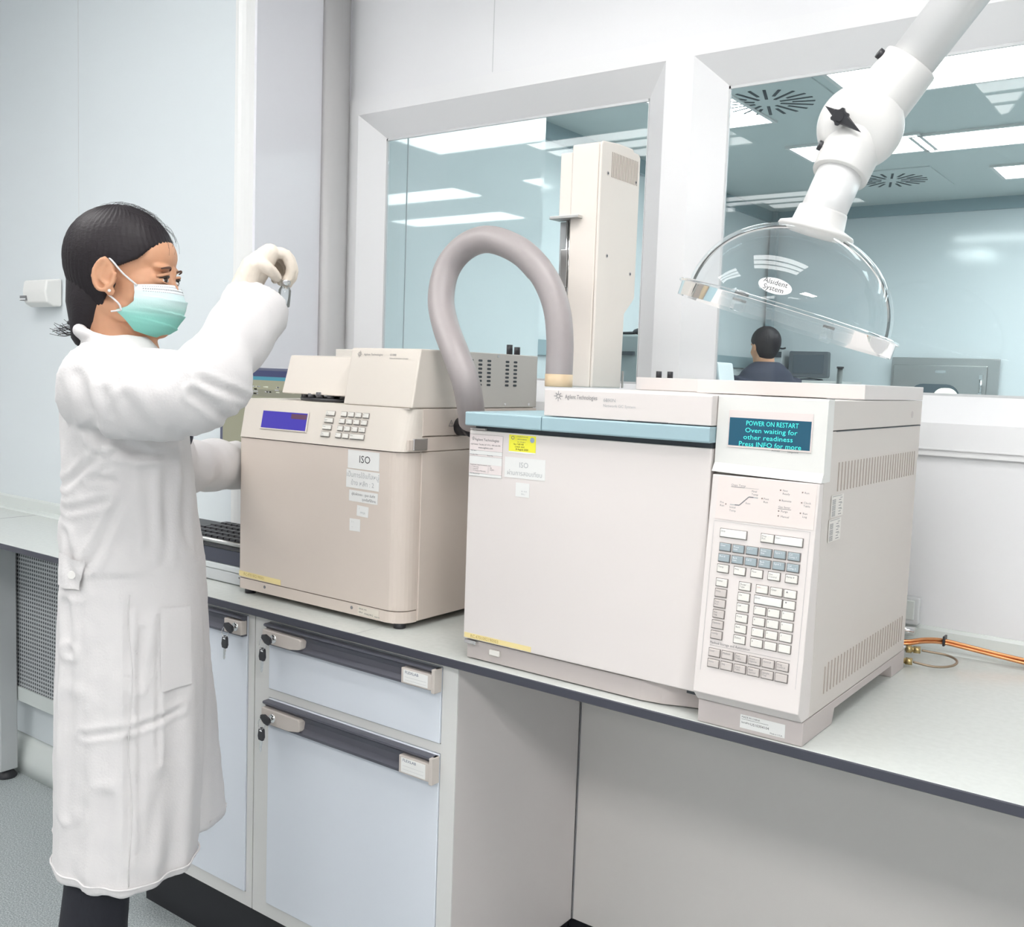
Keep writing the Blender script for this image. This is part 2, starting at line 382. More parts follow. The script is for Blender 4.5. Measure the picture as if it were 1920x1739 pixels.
# windows: flat casing, splayed reveal, pane
for i, (x0, x1) in enumerate(WX):
    e = .066; f = bpy.data.objects.new('window_%d' % (i+1), None); COL.objects.link(f); f['kind'] = 'structure'
    b = MB()
    X0, X1, Z0, Z1 = x0, x1, ZB, ZT; yi = D+.042; yo = D-.010
    xi0, xi1, zi0, zi1 = x0+e, x1-e, Z0+.055, Z1-.062
    if i == 1: xi1 = x1-e
    o4 = [(X0, yo, Z0), (X1, yo, Z0), (X1, yo, Z1), (X0, yo, Z1)]; i4 = [(xi0, yi, zi0), (xi1, yi, zi0), (xi1, yi, zi1), (xi0, yi, zi1)]
    for k in range(4):
        q = (k+1) % 4; b.add([o4[k], o4[q], i4[q], i4[k]], [(0, 1, 2, 3)], TRIMW)
    # flat casing
    cl = .045 if i == 0 else .035; cr = .035
    O4 = [(X0-cl, yo, Z0-.064), (X1+cr, yo, Z0-.064), (X1+cr, yo, Z1+.044), (X0-cl, yo, Z1+.044)]
    for k in range(4):
        q = (k+1) % 4; b.add([O4[k], O4[q], o4[q], o4[k]], [(0, 1, 2, 3)], TRIMW)
        b.add([O4[k], O4[q], (O4[q][0], D, O4[q][2]), (O4[k][0], D, O4[k][2])], [(0, 3, 2, 1)], TRIMW)
    b.box(X0-cl, X1+cr, yo-.004, yo, Z0-.052, Z0-.049, TRIMW)
    fr = b.obj('window_frame', f)
    b = MB(); g = .006
    for (a0, a1, c0, c1) in ((xi0-.002, xi1+.002, zi0-.002, zi0+g*.5), (xi0-.002, xi1+.002, zi1-g, zi1), (xi0-.002, xi0+g*.35, zi0, zi1), (xi1-g*.35, xi1, zi0, zi1)):
        b.box(a0, a1, yi-.002, yi+.004, c0, c1, TRIMG)
    b.obj('gasket', f)
    b = MB(); b.box(xi0-.001, xi1+.001, yi+.002, yi+.008, zi0-.001, zi1+.001, GLASSW)
    # keep only the two faces that matter optically
    b.obj('window_pane', f)

#=CEILING LIGHTS=
def ceiling_light(name, cx, cy, z, lx, ly, diff, label, group, strips=3):
    t = thing(name, label, 'ceiling light', (cx, cy, z), group)
    b = MB(); e = .02
    b.box(cx-lx/2-e, cx+lx/2+e, cy-ly/2-e, cy-ly/2, z-.012, z, ARMW); b.box(cx-lx/2-e, cx+lx/2+e, cy+ly/2, cy+ly/2+e, z-.012, z, ARMW)
    b.box(cx-lx/2-e, cx-lx/2, cy-ly/2, cy+ly/2, z-.012, z, ARMW); b.box(cx+lx/2, cx+lx/2+e, cy-ly/2, cy+ly/2, z-.012, z, ARMW)
    if strips > 1:
        for k in range(1, strips):
            y = cy-ly/2+ly*k/strips; b.box(cx-lx/2, cx+lx/2, y-.022, y+.022, z-.010, z, ARMW)
    part(b, 'frame', t)
    b = MB(); w = ly/strips
    for k in range(strips):
        y = cy-ly/2+w*k; m = .022 if strips > 1 else 0
        b.box(cx-lx/2, cx+lx/2, y+(m if k else 0), y+w-(m if k < strips-1 else 0), z-.006, z-.001, diff)
    part(b, 'diffuser', t)
    return t
for cx, cy, wh in ((2.0, -1.0, 'behind the camera, right end of near row'), (-.5, -1.0, 'behind the camera, middle of near row'),
                   (-3.0, -1.0, 'left end of near row'), (2.0, -3.1, 'farthest back on the right'), (-.5, -3.1, 'farthest back in the middle'), (-3.0, -3.1, 'farthest back on the left'),
                   (-2.3, .45, 'over the technician'), (-.5, .85, 'over the big white oven')):
    ceiling_light('ceiling_light', cx, cy, CEIL, 1.2, .6, DIFFK if (cx, cy) == (2.0, -1.0) else DIFF, 'white three-strip recessed ceiling light ' + wh, 'recessed lights in the laboratory ceiling')

#=FAR ROOM=
FZ = 2.70
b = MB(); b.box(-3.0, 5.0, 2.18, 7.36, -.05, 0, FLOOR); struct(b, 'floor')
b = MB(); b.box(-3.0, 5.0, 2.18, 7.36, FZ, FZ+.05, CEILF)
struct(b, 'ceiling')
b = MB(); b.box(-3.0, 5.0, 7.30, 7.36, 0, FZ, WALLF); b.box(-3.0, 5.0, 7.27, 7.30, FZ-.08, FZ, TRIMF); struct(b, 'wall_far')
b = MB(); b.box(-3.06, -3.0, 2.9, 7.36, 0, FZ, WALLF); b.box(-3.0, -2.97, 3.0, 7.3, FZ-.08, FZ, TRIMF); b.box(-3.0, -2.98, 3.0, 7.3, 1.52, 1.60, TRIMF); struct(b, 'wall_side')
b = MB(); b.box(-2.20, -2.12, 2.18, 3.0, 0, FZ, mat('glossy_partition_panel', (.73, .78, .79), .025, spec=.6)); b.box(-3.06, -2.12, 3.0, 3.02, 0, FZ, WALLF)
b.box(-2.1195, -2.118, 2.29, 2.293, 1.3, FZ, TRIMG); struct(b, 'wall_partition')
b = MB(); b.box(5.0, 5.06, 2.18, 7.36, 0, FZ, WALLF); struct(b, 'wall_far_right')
b = MB(); b.box(-2.98, -2.93, 7.23, 7.28, 0, FZ, TRIMF); struct(b, 'trim_3')
FL = [(-.92, 4.25, 1.2, .30), (-1.55, 5.50, 1.15, .34), (-.90, 5.55, 1.2, .34), (-.67, 6.45, 1.2, .34), (-1.98, 4.35, .14, 1.0), (.6, 4.4, 1.2, .34), (.7, 5.55, 1.2, .34), (-2.5, 4.05, .5, .30), (.9, 6.5, 1.2, .34), (-.95, 3.1, 1.2, .3), (.6, 3.1, 1.2, .3)]
FL = [(-.90, 4.33, 1.2, .42), (-1.52, 5.50, 1.2, .36), (-.88, 5.55, 1.2, .36), (-.67, 6.46, 1.2, .36), (.9, 4.4, 1.2, .42), (.9, 5.55, 1.2, .36), (-2.16, 4.40, .36, .70), (1.2, 6.5, 1.2, .36), (-.6, 2.95, 1.2, .3), (1.0, 2.95, 1.2, .3)]
FLN = ['nearest the glass in the far room, partly behind the extraction arm', 'in the far room just left of the white ball joint', 'in the far room right of the ball joint', 'deepest in the far room at the right edge',
       'beyond the right edge, first row', 'beyond the right edge, second row', 'at the top right corner of the left window', 'beyond the right edge, last row', 'right above the glass', 'above the glass at far right']
FL[1] = (-1.78, 5.50, .66, .36)
for (cx, cy, lx, ly), n in zip(FL, FLN):
    ceiling_light('ceiling_light', cx, cy, FZ, lx, ly, DIFFF, 'bright flat ceiling light ' + n, 'flat lights in the far room ceiling', 1)
def swirl(cx, cy, label):
    t = thing('ceiling_diffuser', label, 'air vent', (cx, cy, FZ), 'round-pattern air vents in the far ceiling')
    b = MB(); b.box(cx-.30, cx+.30, cy-.30, cy+.30, FZ-.006, FZ, CEILF); part(b, 'face_plate', t)
    b = MB()
    for k in range(20):
        a = 2*PI*k/20; r0, r1 = (.06, .21) if k % 2 == 0 else (.11, .21)
        T = Matrix.Translation((cx, cy, FZ-.007)) @ Matrix.Rotation(a, 4, 'Z')
        b.box(r0, r1, -.007, .007, -.001, .0005, SLOT, T=T)
    part(b, 'slot_ring', t)
swirl(-1.875, 4.43, 'square ceiling air vent with a ring of dark slots, nearer one left of the arm')
swirl(-1.88, 6.42, 'square ceiling air vent with a ring of dark slots, farther one right of the arm')
# pass box on the far wall
t = thing('pass_box', 'stainless steel pass-through hatch with a rounded window on the far wall', 'hatch', (-1.66, 7.29, 1.2))
b = MB(); X0, X1, Z0, Z1 = -2.03, -1.335, .85, 1.63
b.box(X0, X1, 7.24, 7.27, Z0, Z1, STEEL, .004); b.box(X0+.015, X1-.07, 7.225, 7.24, Z0+.03, Z1-.05, STEEL, .006); part(b, 'door_panel', t)
b = MB(); T = FR((-1.73, 7.222, 1.32), (1, 0, 0), (0, -1, 0))
pr = rrect(.33, .26, .09, 6); b.add([(x, y, 0) for x, y in pr], [tuple(range(len(pr)))], mat('hatch_window_dark', (.10, .13, .15), .1), T=T)
part(b, 'window', t)
b = MB(); T = FR((-1.655, 7.218, 1.30), (1, 0, 0), (0, -1, 0)); pr = rrect(.165, .25, .07, 6)
b.add([(x, y, 0) for x, y in pr], [tuple(range(len(pr)))], mat('hatch_lit_glass', (.8, .8, .7), .3, emis=(1, 1, .86), estr=1.0), T=T); part(b, 'lit_pane', t)
b = MB(); b.cyl((-1.435, 7.20, 1.50), (0, 0, -1), .010, .11, CHROME, 12); b.box(-1.445, -1.425, 7.19, 7.225, 1.49, 1.52, CHROME); b.box(-1.445, -1.425, 7.19, 7.225, 1.38, 1.40, CHROME); part(b, 'handle', t)
b = MB(); pr = rrect(.07, .018, .008); b.add([(x, y, 0) for x, y in pr], [tuple(range(len(pr)))], CHROME, T=FR((-1.70, 7.2235, 1.535), (1, 0, 0), (0, -1, 0))); part(b, 'badge', t)
#=END FAR ROOM=

#=BENCH=
YF = 1.3416; ZC = .90; TH = .016
t = thing('worktop', 'long pale grey laboratory worktop with black front edge along the wall', 'worktop', (-1.6, 1.7, .9))
b = MB(); 
b.prism([(YF, ZC-.0005), (YF+.0005, ZC), (2.045, ZC), (2.045, ZC-TH), (YF, ZC-TH)], -2.12, .9, WTOP, 'x')
part(b, 'slab', t)
b = MB(); b.prism([(YF, ZC-.0005), (YF+.0005, ZC), (1.69, ZC), (1.69, ZC-TH), (YF, ZC-TH)], -5.1, -2.122, WTOP, 'x'); part(b, 'slab', t)
b = MB()
b.prism([(YF-.0018, ZC-.0022), (YF-.0008, ZC-.0008), (YF+.0002, ZC-.0006), (YF+.0002, ZC-TH-.0006), (YF-.0018, ZC-TH+.001)], -5.1, .9, BLACKEDGE, 'x'); part(b, 'edge_band', t)
b = MB(); b.box(-3.139, -3.137, YF, 1.665, ZC, ZC+.0004, INKG); part(b, 'joint', t)
b = MB(); b.box(-1.35, -1.3485, YF, 2.04, ZC, ZC+.0004, INKL); part(b, 'joint', t)
b = MB(); up_ = lambda y: [(y, ZC), (y-.036, ZC), (y-.033, ZC+.006), (y-.012, ZC+.010), (y-.009, ZC+.036), (y-.004, ZC+.042), (y, ZC+.042)]
b.prism(up_(D-.0005), -2.12, .9, UPST, 'x'); part(b, 'upstand', t)
b = MB(); b.prism(up_(1.6995), -5.1, -2.19, UPST, 'x'); part(b, 'upstand', t)

def key_bunch(x, y, z, label):
    t = thing('key_bunch', label, 'keys', (x, y, z), 'keys hanging from the cabinet locks')
    b = MB(); T = Matrix.Translation((x, y, z))
    b.prism([(-.013, .003), (-.004, .0085), (.014, .0085), (.017, .001), (.014, -.0075), (.002, -.009), (-.012, -.004)], -.016, -.010, BLACKP, 'y', bev=.001, T=T @ Matrix.Rotation(.35, 4, 'Y') @ Matrix.Translation((-.006, 0, 0)))
    b.cyl((x, y-.010, z), (0, 1, 0), .003, .012, CHROME, 8)
    part(b, 'key_in_lock', t)
    b = MB(); pts = [(x-.014+.011*math.sin(a*PI/8), y-.014+.002*math.cos(a*PI/8), z-.010+.011*math.cos(a*PI/8)) for a in range(17)]
    b.tube(pts, .0007, CHROME, 6, caps=False); part(b, 'ring', t)
    b = MB(); T = Matrix.Translation((x-.0155, y-.013, z-.032)) @ Matrix.Rotation(.06, 4, 'Y')
    b.prism([(-.007, .009), (-.004, .013), (.004, .013), (.007, .009), (.009, -.006), (.006, -.014), (-.006, -.014), (-.009, -.006)], -.003, .003, BLACKP, 'y', bev=.001, T=T)
    b.box(-.003, .004, -.0033, -.003, .006, .009, INKW, T=T)
    part(b, 'fob', t)
    b = MB(); b.prism([(-.0035, -.014), (.0035, -.014), (.0035, -.022), (.0022, -.024), (.0028, -.028), (.0018, -.031), (.0022, -.036), (0, -.040), (-.0025, -.036)], -.001, .001, CHROME, 'y', T=T); part(b, 'blade', t)
def handle_strip(root, x0, x1, z0, z1, y, lock, holder):
    b = MB()
    h = z1-z0
    b.prism([(y, z0), (y-.012, z0), (y-.013, z0+h*.12), (y-.005, z0+h*.30), (y-.003, z0+h*.55), (y-.008, z0+h*.78), (y-.016, z0+h*.90), (y-.016, z1-.001), (y-.012, z1), (y, z1)], x0, x1, HANDLE, 'x')
    h_ = part(b, 'handle', root)
    if lock:
        b = MB(); a = lock
        b.prism([(a, z0+.004), (a+.085, z0+.004), (a+.115, z0+.009), (a+.118, z0+.012), (a+.118, z0+h*.62), (a+.112, z0+h*.70), (a, z0+h*.74)], y-.019, y-.002, PLATE, 'y', bev=.0012)
        b.cyl((a+.035, y-.021, z0+h*.40), (0, 1, 0), .009, .006, CHROME, 20)
        b.obj('lock_plate', h_)
    if holder:
        a = holder
        b = MB(); b.box(a, x1+.001, y-.019, y-.004, z0+.003, z0+h*.74, PLATE, .001); b.box(x1-.006, x1+.002, y-.021, y, z0-.001, z1, PLATE, .001)
        b.box(a+.006, a+.066, y-.0196, y-.019, z0+.006, z0+h*.68, PAPER); T = FR((a+.010, y-.0197, z0+h*.68-.007), (1, 0, 0), (0, -1, 0))
        b.text('FLEXLAB', .0075, T, mat('ink_blue_grey', (.10, .13, .2), .6), sx=1.15)
        for q in (.35, .55): b.box(a+.010, a+.062, y-.0198, y-.0196, z0+h*.68*q-.0001, z0+h*.68*q+.0002, INKL)
        b.obj('label_holder', h_)
    return h_
CF = 1.36
# base cabinets
t = thing('base_cabinet', 'grey framed base cabinet with one drawer above one door, right of the technician', 'cabinet', (-1.385, 1.5, 0))
b = MB(); xl, xr = -1.664, -1.103
b.box(xl, xr-.012, CF+.012, 1.779, .222, ZC-TH-.001, CABFR)
b.box(xr-.012, xr, CF+.002, 1.779, .222, ZC-TH-.001, CABSIDE)
for (a0, a1, c0, c1) in ((xl, xl+.046, .2215, ZC-TH-.0012), (xr-.036, xr-.0003, .2215, ZC-TH-.0012), (xl+.046, xr-.036, .2215, .252), (xl+.046, xr-.036, .710, .728), (xl+.046, xr-.036, .874, ZC-TH-.0012)):
    b.box(a0, a1, CF, CF+.0125, c0, c1, CABFR)
part(b, 'carcass', t)
b = MB(); b.box(-1.6165, -1.1405, CF-.003, CF+.014, .7295, .8725, CABDOOR, .001); dr = part(b, 'drawer', t)
b = MB(); b.box(-1.6165, -1.1405, CF-.003, CF+.014, .2535, .7085, CABDOOR, .001); do = part(b, 'door', t)
handle_strip(dr, -1.6165, -1.1405, .829, .8725, CF-.003, -1.6165, -1.222)
handle_strip(do, -1.6165, -1.1405, .657, .7065, CF-.003, -1.6165, -1.222)
b = MB(); b.box(xl, xr-.02, 1.47, 1.80, 0, .222, PLINTH); part(b, 'plinth', t)
t = thing('base_cabinet', 'grey framed base cabinet with a full-height door, half hidden behind the white coat', 'cabinet', (-1.95, 1.5, 0))
b = MB(); xl, xr = -2.228, -1.667
b.box(xl, xr, CF+.012, 1.664, .222, ZC-TH-.001, CABFR)
for (a0, a1, c0, c1) in ((xl, xl+.036, .2215, ZC-TH-.0012), (xr-.020, xr, .2215, ZC-TH-.0012), (xl+.036, xr-.020, .2215, .252), (xl+.036, xr-.020, .874, ZC-TH-.0012)):
    b.box(a0, a1, CF, CF+.0125, c0, c1, CABFR)
part(b, 'carcass', t)
b = MB(); b.box(-2.190, -1.689, CF-.003, CF+.014, .2535, .8725, CABDOOR, .001); do = part(b, 'door', t)
handle_strip(do, -2.190, -1.689, .829, .8725, CF-.003, None, None)
b = MB(); b.box(-1.744, -1.688, CF-.021, CF-.005, .833, .863, PLATE, .001); b.cyl((-1.705, CF-.024, .850), (0, 1, 0), .009, .006, CHROME, 20); b.obj('lock_plate', do.children[0])
b = MB(); b.box(xl, xr, 1.47, 1.66, 0, .222, PLINTH); part(b, 'plinth', t)
key_bunch(-1.580, CF-.025, .847, 'black key and fob in the drawer lock under the sampler, right upper one')
key_bunch(-1.580, CF-.025, .677, 'black key and fob in the door lock below the drawer')
key_bunch(-1.703, CF-.025, .850, 'black key and fob in the lock next to the white coat')
t = thing('knee_panel', 'wide grey back panel closing the knee space under the worktop', 'panel', (-.3, 1.80, 0))
b = MB(); b.box(-1.102, .9, 1.782, 1.80, .222, ZC-TH-.001, KNEE); b.box(-1.102, -1.0995, 1.78, 1.783, .222, ZC-TH-.001, INKG); part(b, 'board', t)
b = MB(); b.box(-1.12, .9, 1.80, 1.83, 0, .222, PLINTH); part(b, 'plinth', t)
t = thing('bench_frame', 'grey steel bench frame with a perforated panel at the left edge', 'bench frame', (-3.3, 1.6, 0))
for x in (-3.262, -4.6):
    b = MB(); b.box(x-.03, x+.03, 1.585, 1.645, .03, ZC-TH-.001, PCG, .004); lg = part(b, 'leg', t)
    b = MB(); b.lathe([(0.001, .0), (.032, 0), (.034, .006), (.022, .022), (.012, .032), (.001, .032)], BLACKP, T=Matrix.Translation((x, 1.62, 0)), n=20); b.obj('foot', lg)
b = MB(); b.box(-5.0, -2.235, 1.655, 1.657, .31, ZC-TH-.002, PERF); part(b, 'perforated_panel', t)
b = MB(); b.box(-5.0, -2.235, 1.648, 1.664, .262, .31, UPST, .002); part(b, 'rail', t)

#=WALL DISPENSER=
t = thing('wall_dispenser', 'small white box with a grey label mounted on the left wall', 'wall box', (-3.115, 1.68, 1.615))
b = MB(); b.prism([(1.6985, 1.575), (1.67, 1.572), (1.648, 1.585), (1.642, 1.62), (1.648, 1.655), (1.6985, 1.662)], -3.175, -3.035, mat('dispenser_white', (.80, .80, .78), .3), 'x', bev=.006, seg=3); part(b, 'housing', t)
b = MB(); b.box(-3.185, -3.150, 1.640, 1.650, 1.592, 1.607, INKG); b.box(-3.1855, -3.150, 1.6396, 1.6400, 1.5945, 1.598, INKW); part(b, 'label', t)
#=END BENCH=

#=SAMPLER=
XL, XR = -1.790, -1.293
t = thing('headspace_sampler', 'beige headspace sampler with blue display and keypad, left of the white oven', 'lab instrument', (-1.54, 1.6, .9))
def rcorner(x0, x1, y0, y1, r, n=8):
    """plan outline with a rounded front right corner"""
    p = [(x0, y0+.006), (x0+.002, y0+.002), (x0+.006, y0)]
    p += [(x1-r+r*math.sin(a*PI/2/n), y0+r-r*math.cos(a*PI/2/n)) for a in range(n+1)]
    return p+[(x1, y1), (x0, y1)]
def slab(b, prof, z0, z1, m, shear=0.):
    """vertical prism; the front half leans back by shear"""
    n = len(prof); ym = max(p[1] for p in prof)
    def yy(p, s): return p[1]+s*max(0, min(1, (ym-p[1])/(ym-min(q[1] for q in prof))*1.0))
    vs = [(p[0], p[1], z0) for p in prof]+[(p[0], yy(p, shear), z1) for p in prof]
    V, F = b.add(vs, [tuple(range(n))[::-1], tuple(range(n, 2*n))]+[(i, (i+1) % n, n+(i+1) % n, n+i) for i in range(n)], m)
    bmesh.ops.recalc_face_normals(b.bm, faces=F)
    for f in F[2:]: f.smooth = False
FRO = XR-.05
b = MB(); slab(b, rcorner(XL, XR-.003, 1.412, 1.46, .040), .937, 1.2505, HSBODY); part(b, 'front_door', t)
b = MB(); slab(b, rcorner(XL+.001, XR-.003, 1.412, 1.46, .040), .912, .935, HSBODY); pl_ = part(b, 'base_strip', t)
b = MB(); b.box(XL+.002, XR-.005, 1.4605, 1.84, .912, 1.335, HSBODY); b.box(XR-.0045, XR, 1.4605, 1.84, .914, 1.2505, HSBODY, .0012)
b.box(XR-.0045, XR-.001, 1.4605, 1.84, 1.2525, 1.281, HSBODY, .001); b.box(XR-.0045, XR, 1.4605, 1.845, 1.283, 1.3365, HSBODY, .001); part(b, 'side_casing', t)
b = MB(); b.box(XR-.004, XR+.001, 1.420, 1.462, 1.256, 1.276, HSBODY); b.box(XR+.0, XR+.006, 1.430, 1.470, 1.256, 1.279, CHROME, .0015); part(b, 'latch', t)
b = MB(); slab(b, rcorner(XL, XR-.001, 1.410, 1.4605, .036), 1.2525, 1.3365, HSTOP, shear=.016); pn = part(b, 'control_panel', t)
HO = Vector((-1.790, 1.4095, 1.2527)); HUp = Vector((0, .0162, .084)).normalized(); HN = Vector((1, 0, 0)).cross(HUp)
HT = FR(HO+HN*.0004, (1, 0, 0), HN)
def F2(x, y, z=0.): return HT @ Matrix.Translation((x/1000, y/1000, z/1000))
b = MB(); b.box(-.0745, .0745, -.0218, .0218, 0, .0012, HSTOP, .0006, T=F2(140.5, 43)); part(b, 'display_bezel', t)
LCD = mat('sampler_lcd_blue', (.01, .01, .05), .2, emis=(.055, .035, .42), estr=.85)
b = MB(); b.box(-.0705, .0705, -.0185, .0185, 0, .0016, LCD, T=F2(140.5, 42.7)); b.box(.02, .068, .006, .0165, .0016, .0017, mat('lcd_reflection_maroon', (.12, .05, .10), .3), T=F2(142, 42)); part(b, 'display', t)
def key(root, T, w, h, m, txt=None, inkm=None, d=.0028, size=.0042):
    b = MB(); b.box(-w/2-.0012, w/2+.0012, -h/2-.0012, h/2+.0008, 0, .0004, KEYSH, T=T)
    b.box(-w/2, w/2, -h/2, h/2, 0, d, m, .0009, T=T)
    if txt:
        for i, l in enumerate(txt.split('|')):
            b.text(l, size, T @ Matrix.Translation((-w/2+.0015, h/2-.0012-size*(.8+i*.95), d)), inkm or INKG)
    return part(b, 'button', root)
for x, y, s_ in ((278.3, 65.9, 'Vial|Param'), (276.3, 51.1, 'Status|Zone'), (274.2, 36.5, 'Temp'), (272.3, 21.7, 'Time|Active')): key(t, F2(x, y), .0245, .0085, KEYW, s_, size=.0034)
labs = ['1', '2', '3', 'A', '4', '5', '6', 'B', '7', '8', '9', 'Clr', '0', '.']
for k in range(14):
    r, c = divmod(k, 4); x0 = (317.5, 315.5, 313.0, 311.1)[r]
    key(t, F2(x0+c*20.8, 66.2-r*14.75), .0150, .0088, KEYW, labs[k], size=.0040)
key(t, F2(364.4, 22.2), .0375, .0092, KEYW, 'Enter', size=.0034)
# top deck, covers, carousel
b = MB(); b.box(XL+.003, XR-.006, 1.427, 1.84, 1.3355, 1.3375, HSTOP); part(b, 'top_deck', t)
b = MB(); b.prism([(1.428, 1.338), (1.4495, 1.4515), (1.4525, 1.4535), (1.568, 1.4535), (1.572, 1.4515), (1.612, 1.338)], -1.483, XR-.001, HSTOP, 'x', bev=.003, seg=3)
cv = part(b, 'vial_cover', t)
b = MB(); b.box(XR-.0012, XR-.0006, 1.4345, 1.6, 1.339, 1.4500, INKG)
T = FR((-1.470, 1.4492, 1.4440), (1, 0, 0), (0, -.983, .182))
def logo(b, T, r, m):
    for k in range(8):
        a = PI/4*k; Q = T @ Matrix.Rotation(a, 4, 'Z'); b.box(r*.45, r*(1.0 if k % 2 == 0 else .85), -r*.055, r*.055, 0, .0002, m, T=Q)
    n = 16
    for k in range(n):
        a0, a1 = 2*PI*k/n, 2*PI*(k+1)/n
        b.add([(r*.30*math.cos(a0), r*.30*math.sin(a0), .0002), (r*.42*math.cos(a0), r*.42*math.sin(a0), .0002), (r*.42*math.cos(a1), r*.42*math.sin(a1), .0002), (r*.30*math.cos(a1), r*.30*math.sin(a1), .0002)], [(0, 1, 2, 3)], m, T=T)
b2 = MB(); HC = FR((-1.470, 1.4478, 1.4405), (1, 0, 0), (0, -.9825, .186))
logo(b2, HC @ Matrix.Translation((.013, 0, .0012)), .0068, INKG)
b2.text('Agilent Technologies', .0062, HC @ Matrix.Translation((.025, -.0022, .0008)), INKG); b2.text('G1888', .0062, HC @ Matrix.Translation((.097, -.0022, .0008)), INKG)
b2.text('Network Headspace Sampler', .0042, HC @ Matrix.Translation((.097, -.0085, .0006)), INKG); b2.obj('lettering', cv, None).location = (0, 0, 0)
b = MB(); b.prism([(1.462, 1.352), (1.486, 1.4345), (1.489, 1.436), (1.70, 1.437), (1.70, 1.352)], -1.712, -1.487, HSTOP, 'x', bev=.003, seg=3); part(b, 'carousel_lid', t)
b = MB(); b.lathe([(.001, 0), (.116, 0), (.118, .003), (.118, .007), (.105, .008), (.001, .008)], BLACKP, T=Matrix.Translation((-1.60, 1.575, 1.3376)), n=40); ca = part(b, 'carousel', t)
for k in range(24):
    a = 2*PI*k/24+.05; b = MB(); c = (-1.60+.108*math.cos(a), 1.575+.108*math.sin(a), 1.3458)
    if c[1] > 1.56: b.bm.free(); continue
    b.cyl(c, (0, 0, 1), .0085, .0085 if k % 3 else .012, mat('vial_cap_dark', (.09, .09, .10), .35), 10); b.cyl((c[0], c[1], c[2]+(.0085 if k % 3 else .012)), (0, 0, 1), .004, .0005, CHROME, 8); b.obj('vial_cap', ca)
b = MB(); b.box(-1.66, XR-.0008, 1.572, 1.845, 1.3380, 1.4537, HSGREY, .0015); rb = part(b, 'rear_box', t)
def slot(b, y, z, w=.0098, h=.0046):
    pr = rrect(w*2, h, h/2-.0001, 3); b.add([(p[0], p[1], 0) for p in pr], [tuple(range(len(pr)))], SLOT, T=FR((XR-.0004, y, z), (0, 1, 0), (1, 0, 0)))
for cy in (1.606, 1.636, 1.666, 1.7305, 1.760):
    b = MB()
    for k in range(7): slot(b, cy, 1.4369-k*.00845, w=.0068)
    b.obj('vent_slots', rb)
for y, z in ((1.697, 1.4475), (1.727, 1.345), (1.815, 1.345)):
    b = MB(); b.cyl((XR-.001, y, z), (1, 0, 0), .0032, .0012, CHROME, 12); b.obj('screw', rb)
for y in (1.752, 1.780): 
    b = MB(); b.cyl((-1.305, y, 1.4537), (0, 0, 1), .0068, .021 if y < 1.77 else .017, BLACKP, 16); part(b, 'knob', t)
b = MB(); T = FR((XR+.0002, 1.546, 1.3015), (0, 1, 0), (1, 0, 0))
for a, c in (((-.007, 0), (.007, 0)), ((.007, 0), (0, .012)), ((0, .012), (-.007, 0))):
    d = Vector((c[0]-a[0], c[1]-a[1], 0)); L = d.length; Q = T @ Matrix.Translation((a[0], a[1], .0001)) @ Matrix.Rotation(math.atan2(d.y, d.x), 4, 'Z'); b.box(0, L, -.0006, .0006, 0, .0002, INKG, T=Q)
b.box(-.0005, .0005, .002, .0075, 0, .0003, INKG, T=T); part(b, 'warning_triangle', t)
for x, y in ((XL+.02, 1.43), (XR-.025, 1.435), (XL+.02, 1.80), (XR-.02, 1.80)):
    b = MB(); b.cyl((x, y, ZC+.0002), (0, 0, 1), .012, .0118, BLACKP, 16); part(b, 'rubber_foot', t)
for x in (-1.700, -1.430):
    b = MB(); b.cyl((x, 1.4125, .926), (0, -1, 0), .0035, .0010, INKG, 12); part(b, 'screw', t)
# stickers on the sampler front
def sticker(root, name, x0, x1, z0, z1, y, m, lines=(), label=None, tilt=0., ink=INK, th=.0003):
    b = MB(); T = FR(((x0+x1)/2, y, (z0+z1)/2), (1, 0, 0), (0, -1, 0)) @ Matrix.Rotation(tilt, 4, 'Z')
    w, h = x1-x0, z1-z0; b.box(-w/2, w/2, -h/2, h/2, 0, th, m, T=T)
    for tx, ty, s_, body, al, ik in lines: b.text(body, s_, T @ Matrix.Translation((tx-w/2, h/2-ty, th)), ik or ink, al)
    return part(b, name, root, label)
YH = 1.4118
sticker(t, 'sticker', -1.449, -1.3615, 1.2105, 1.2475, YH, PAPER, [(.0475, .024, .021, 'ISO', 'CENTER', INK)], 'white sticker reading ISO', tilt=-.01)
sticker(t, 'sticker', -1.4525, -1.3605, 1.171, 1.208, YH, PAPER, [(.046, .015, .0135, 'เป็นการใช้แก๊สหมู่', 'CENTER', INKL), (.046, .031, .0135, 'ข้าง หลัก : 2', 'CENTER', INKL)], 'cream sticker with faded Thai writing', tilt=-.02)
sticker(t, 'sticker', -1.4435, -1.3635, 1.144, 1.1665, YH, PAPER, [(.040, .0095, .0066, 'ผู้รับผิดชอบ : ดูแล บันทึก', 'CENTER', INK), (.056, .0190, .0066, 'ทุกครั้งที่ใช้งาน', 'CENTER', INK)], 'white sticker with two dark lines of Thai writing', tilt=-.015)
sticker(t, 'sticker', -1.4205, -1.3885, 1.1155, 1.137, YH, PAPER, [(.006, .008, .006, '/', 'LEFT', INKL), (.017, .016, .006, 'PM2R', 'CENTER', INKL)], 'small square white sticker', tilt=-.05)
sticker(t, 'sticker', -1.4405, -1.4105, 1.084, 1.109, YH, PAPER, [(.006, .008, .006, 'I --', 'LEFT', INKL), (.006, .018, .006, '--', 'LEFT', INKL)], 'lowest small white sticker', tilt=.01)
sticker(t, 'tape_label', -1.787, -1.647, .9385, .9505, YH, ORG, [(.016, .0085, .0088, 'RC.4701002190001', 'LEFT', ORGI)], 'yellow tape label', tilt=-.012)
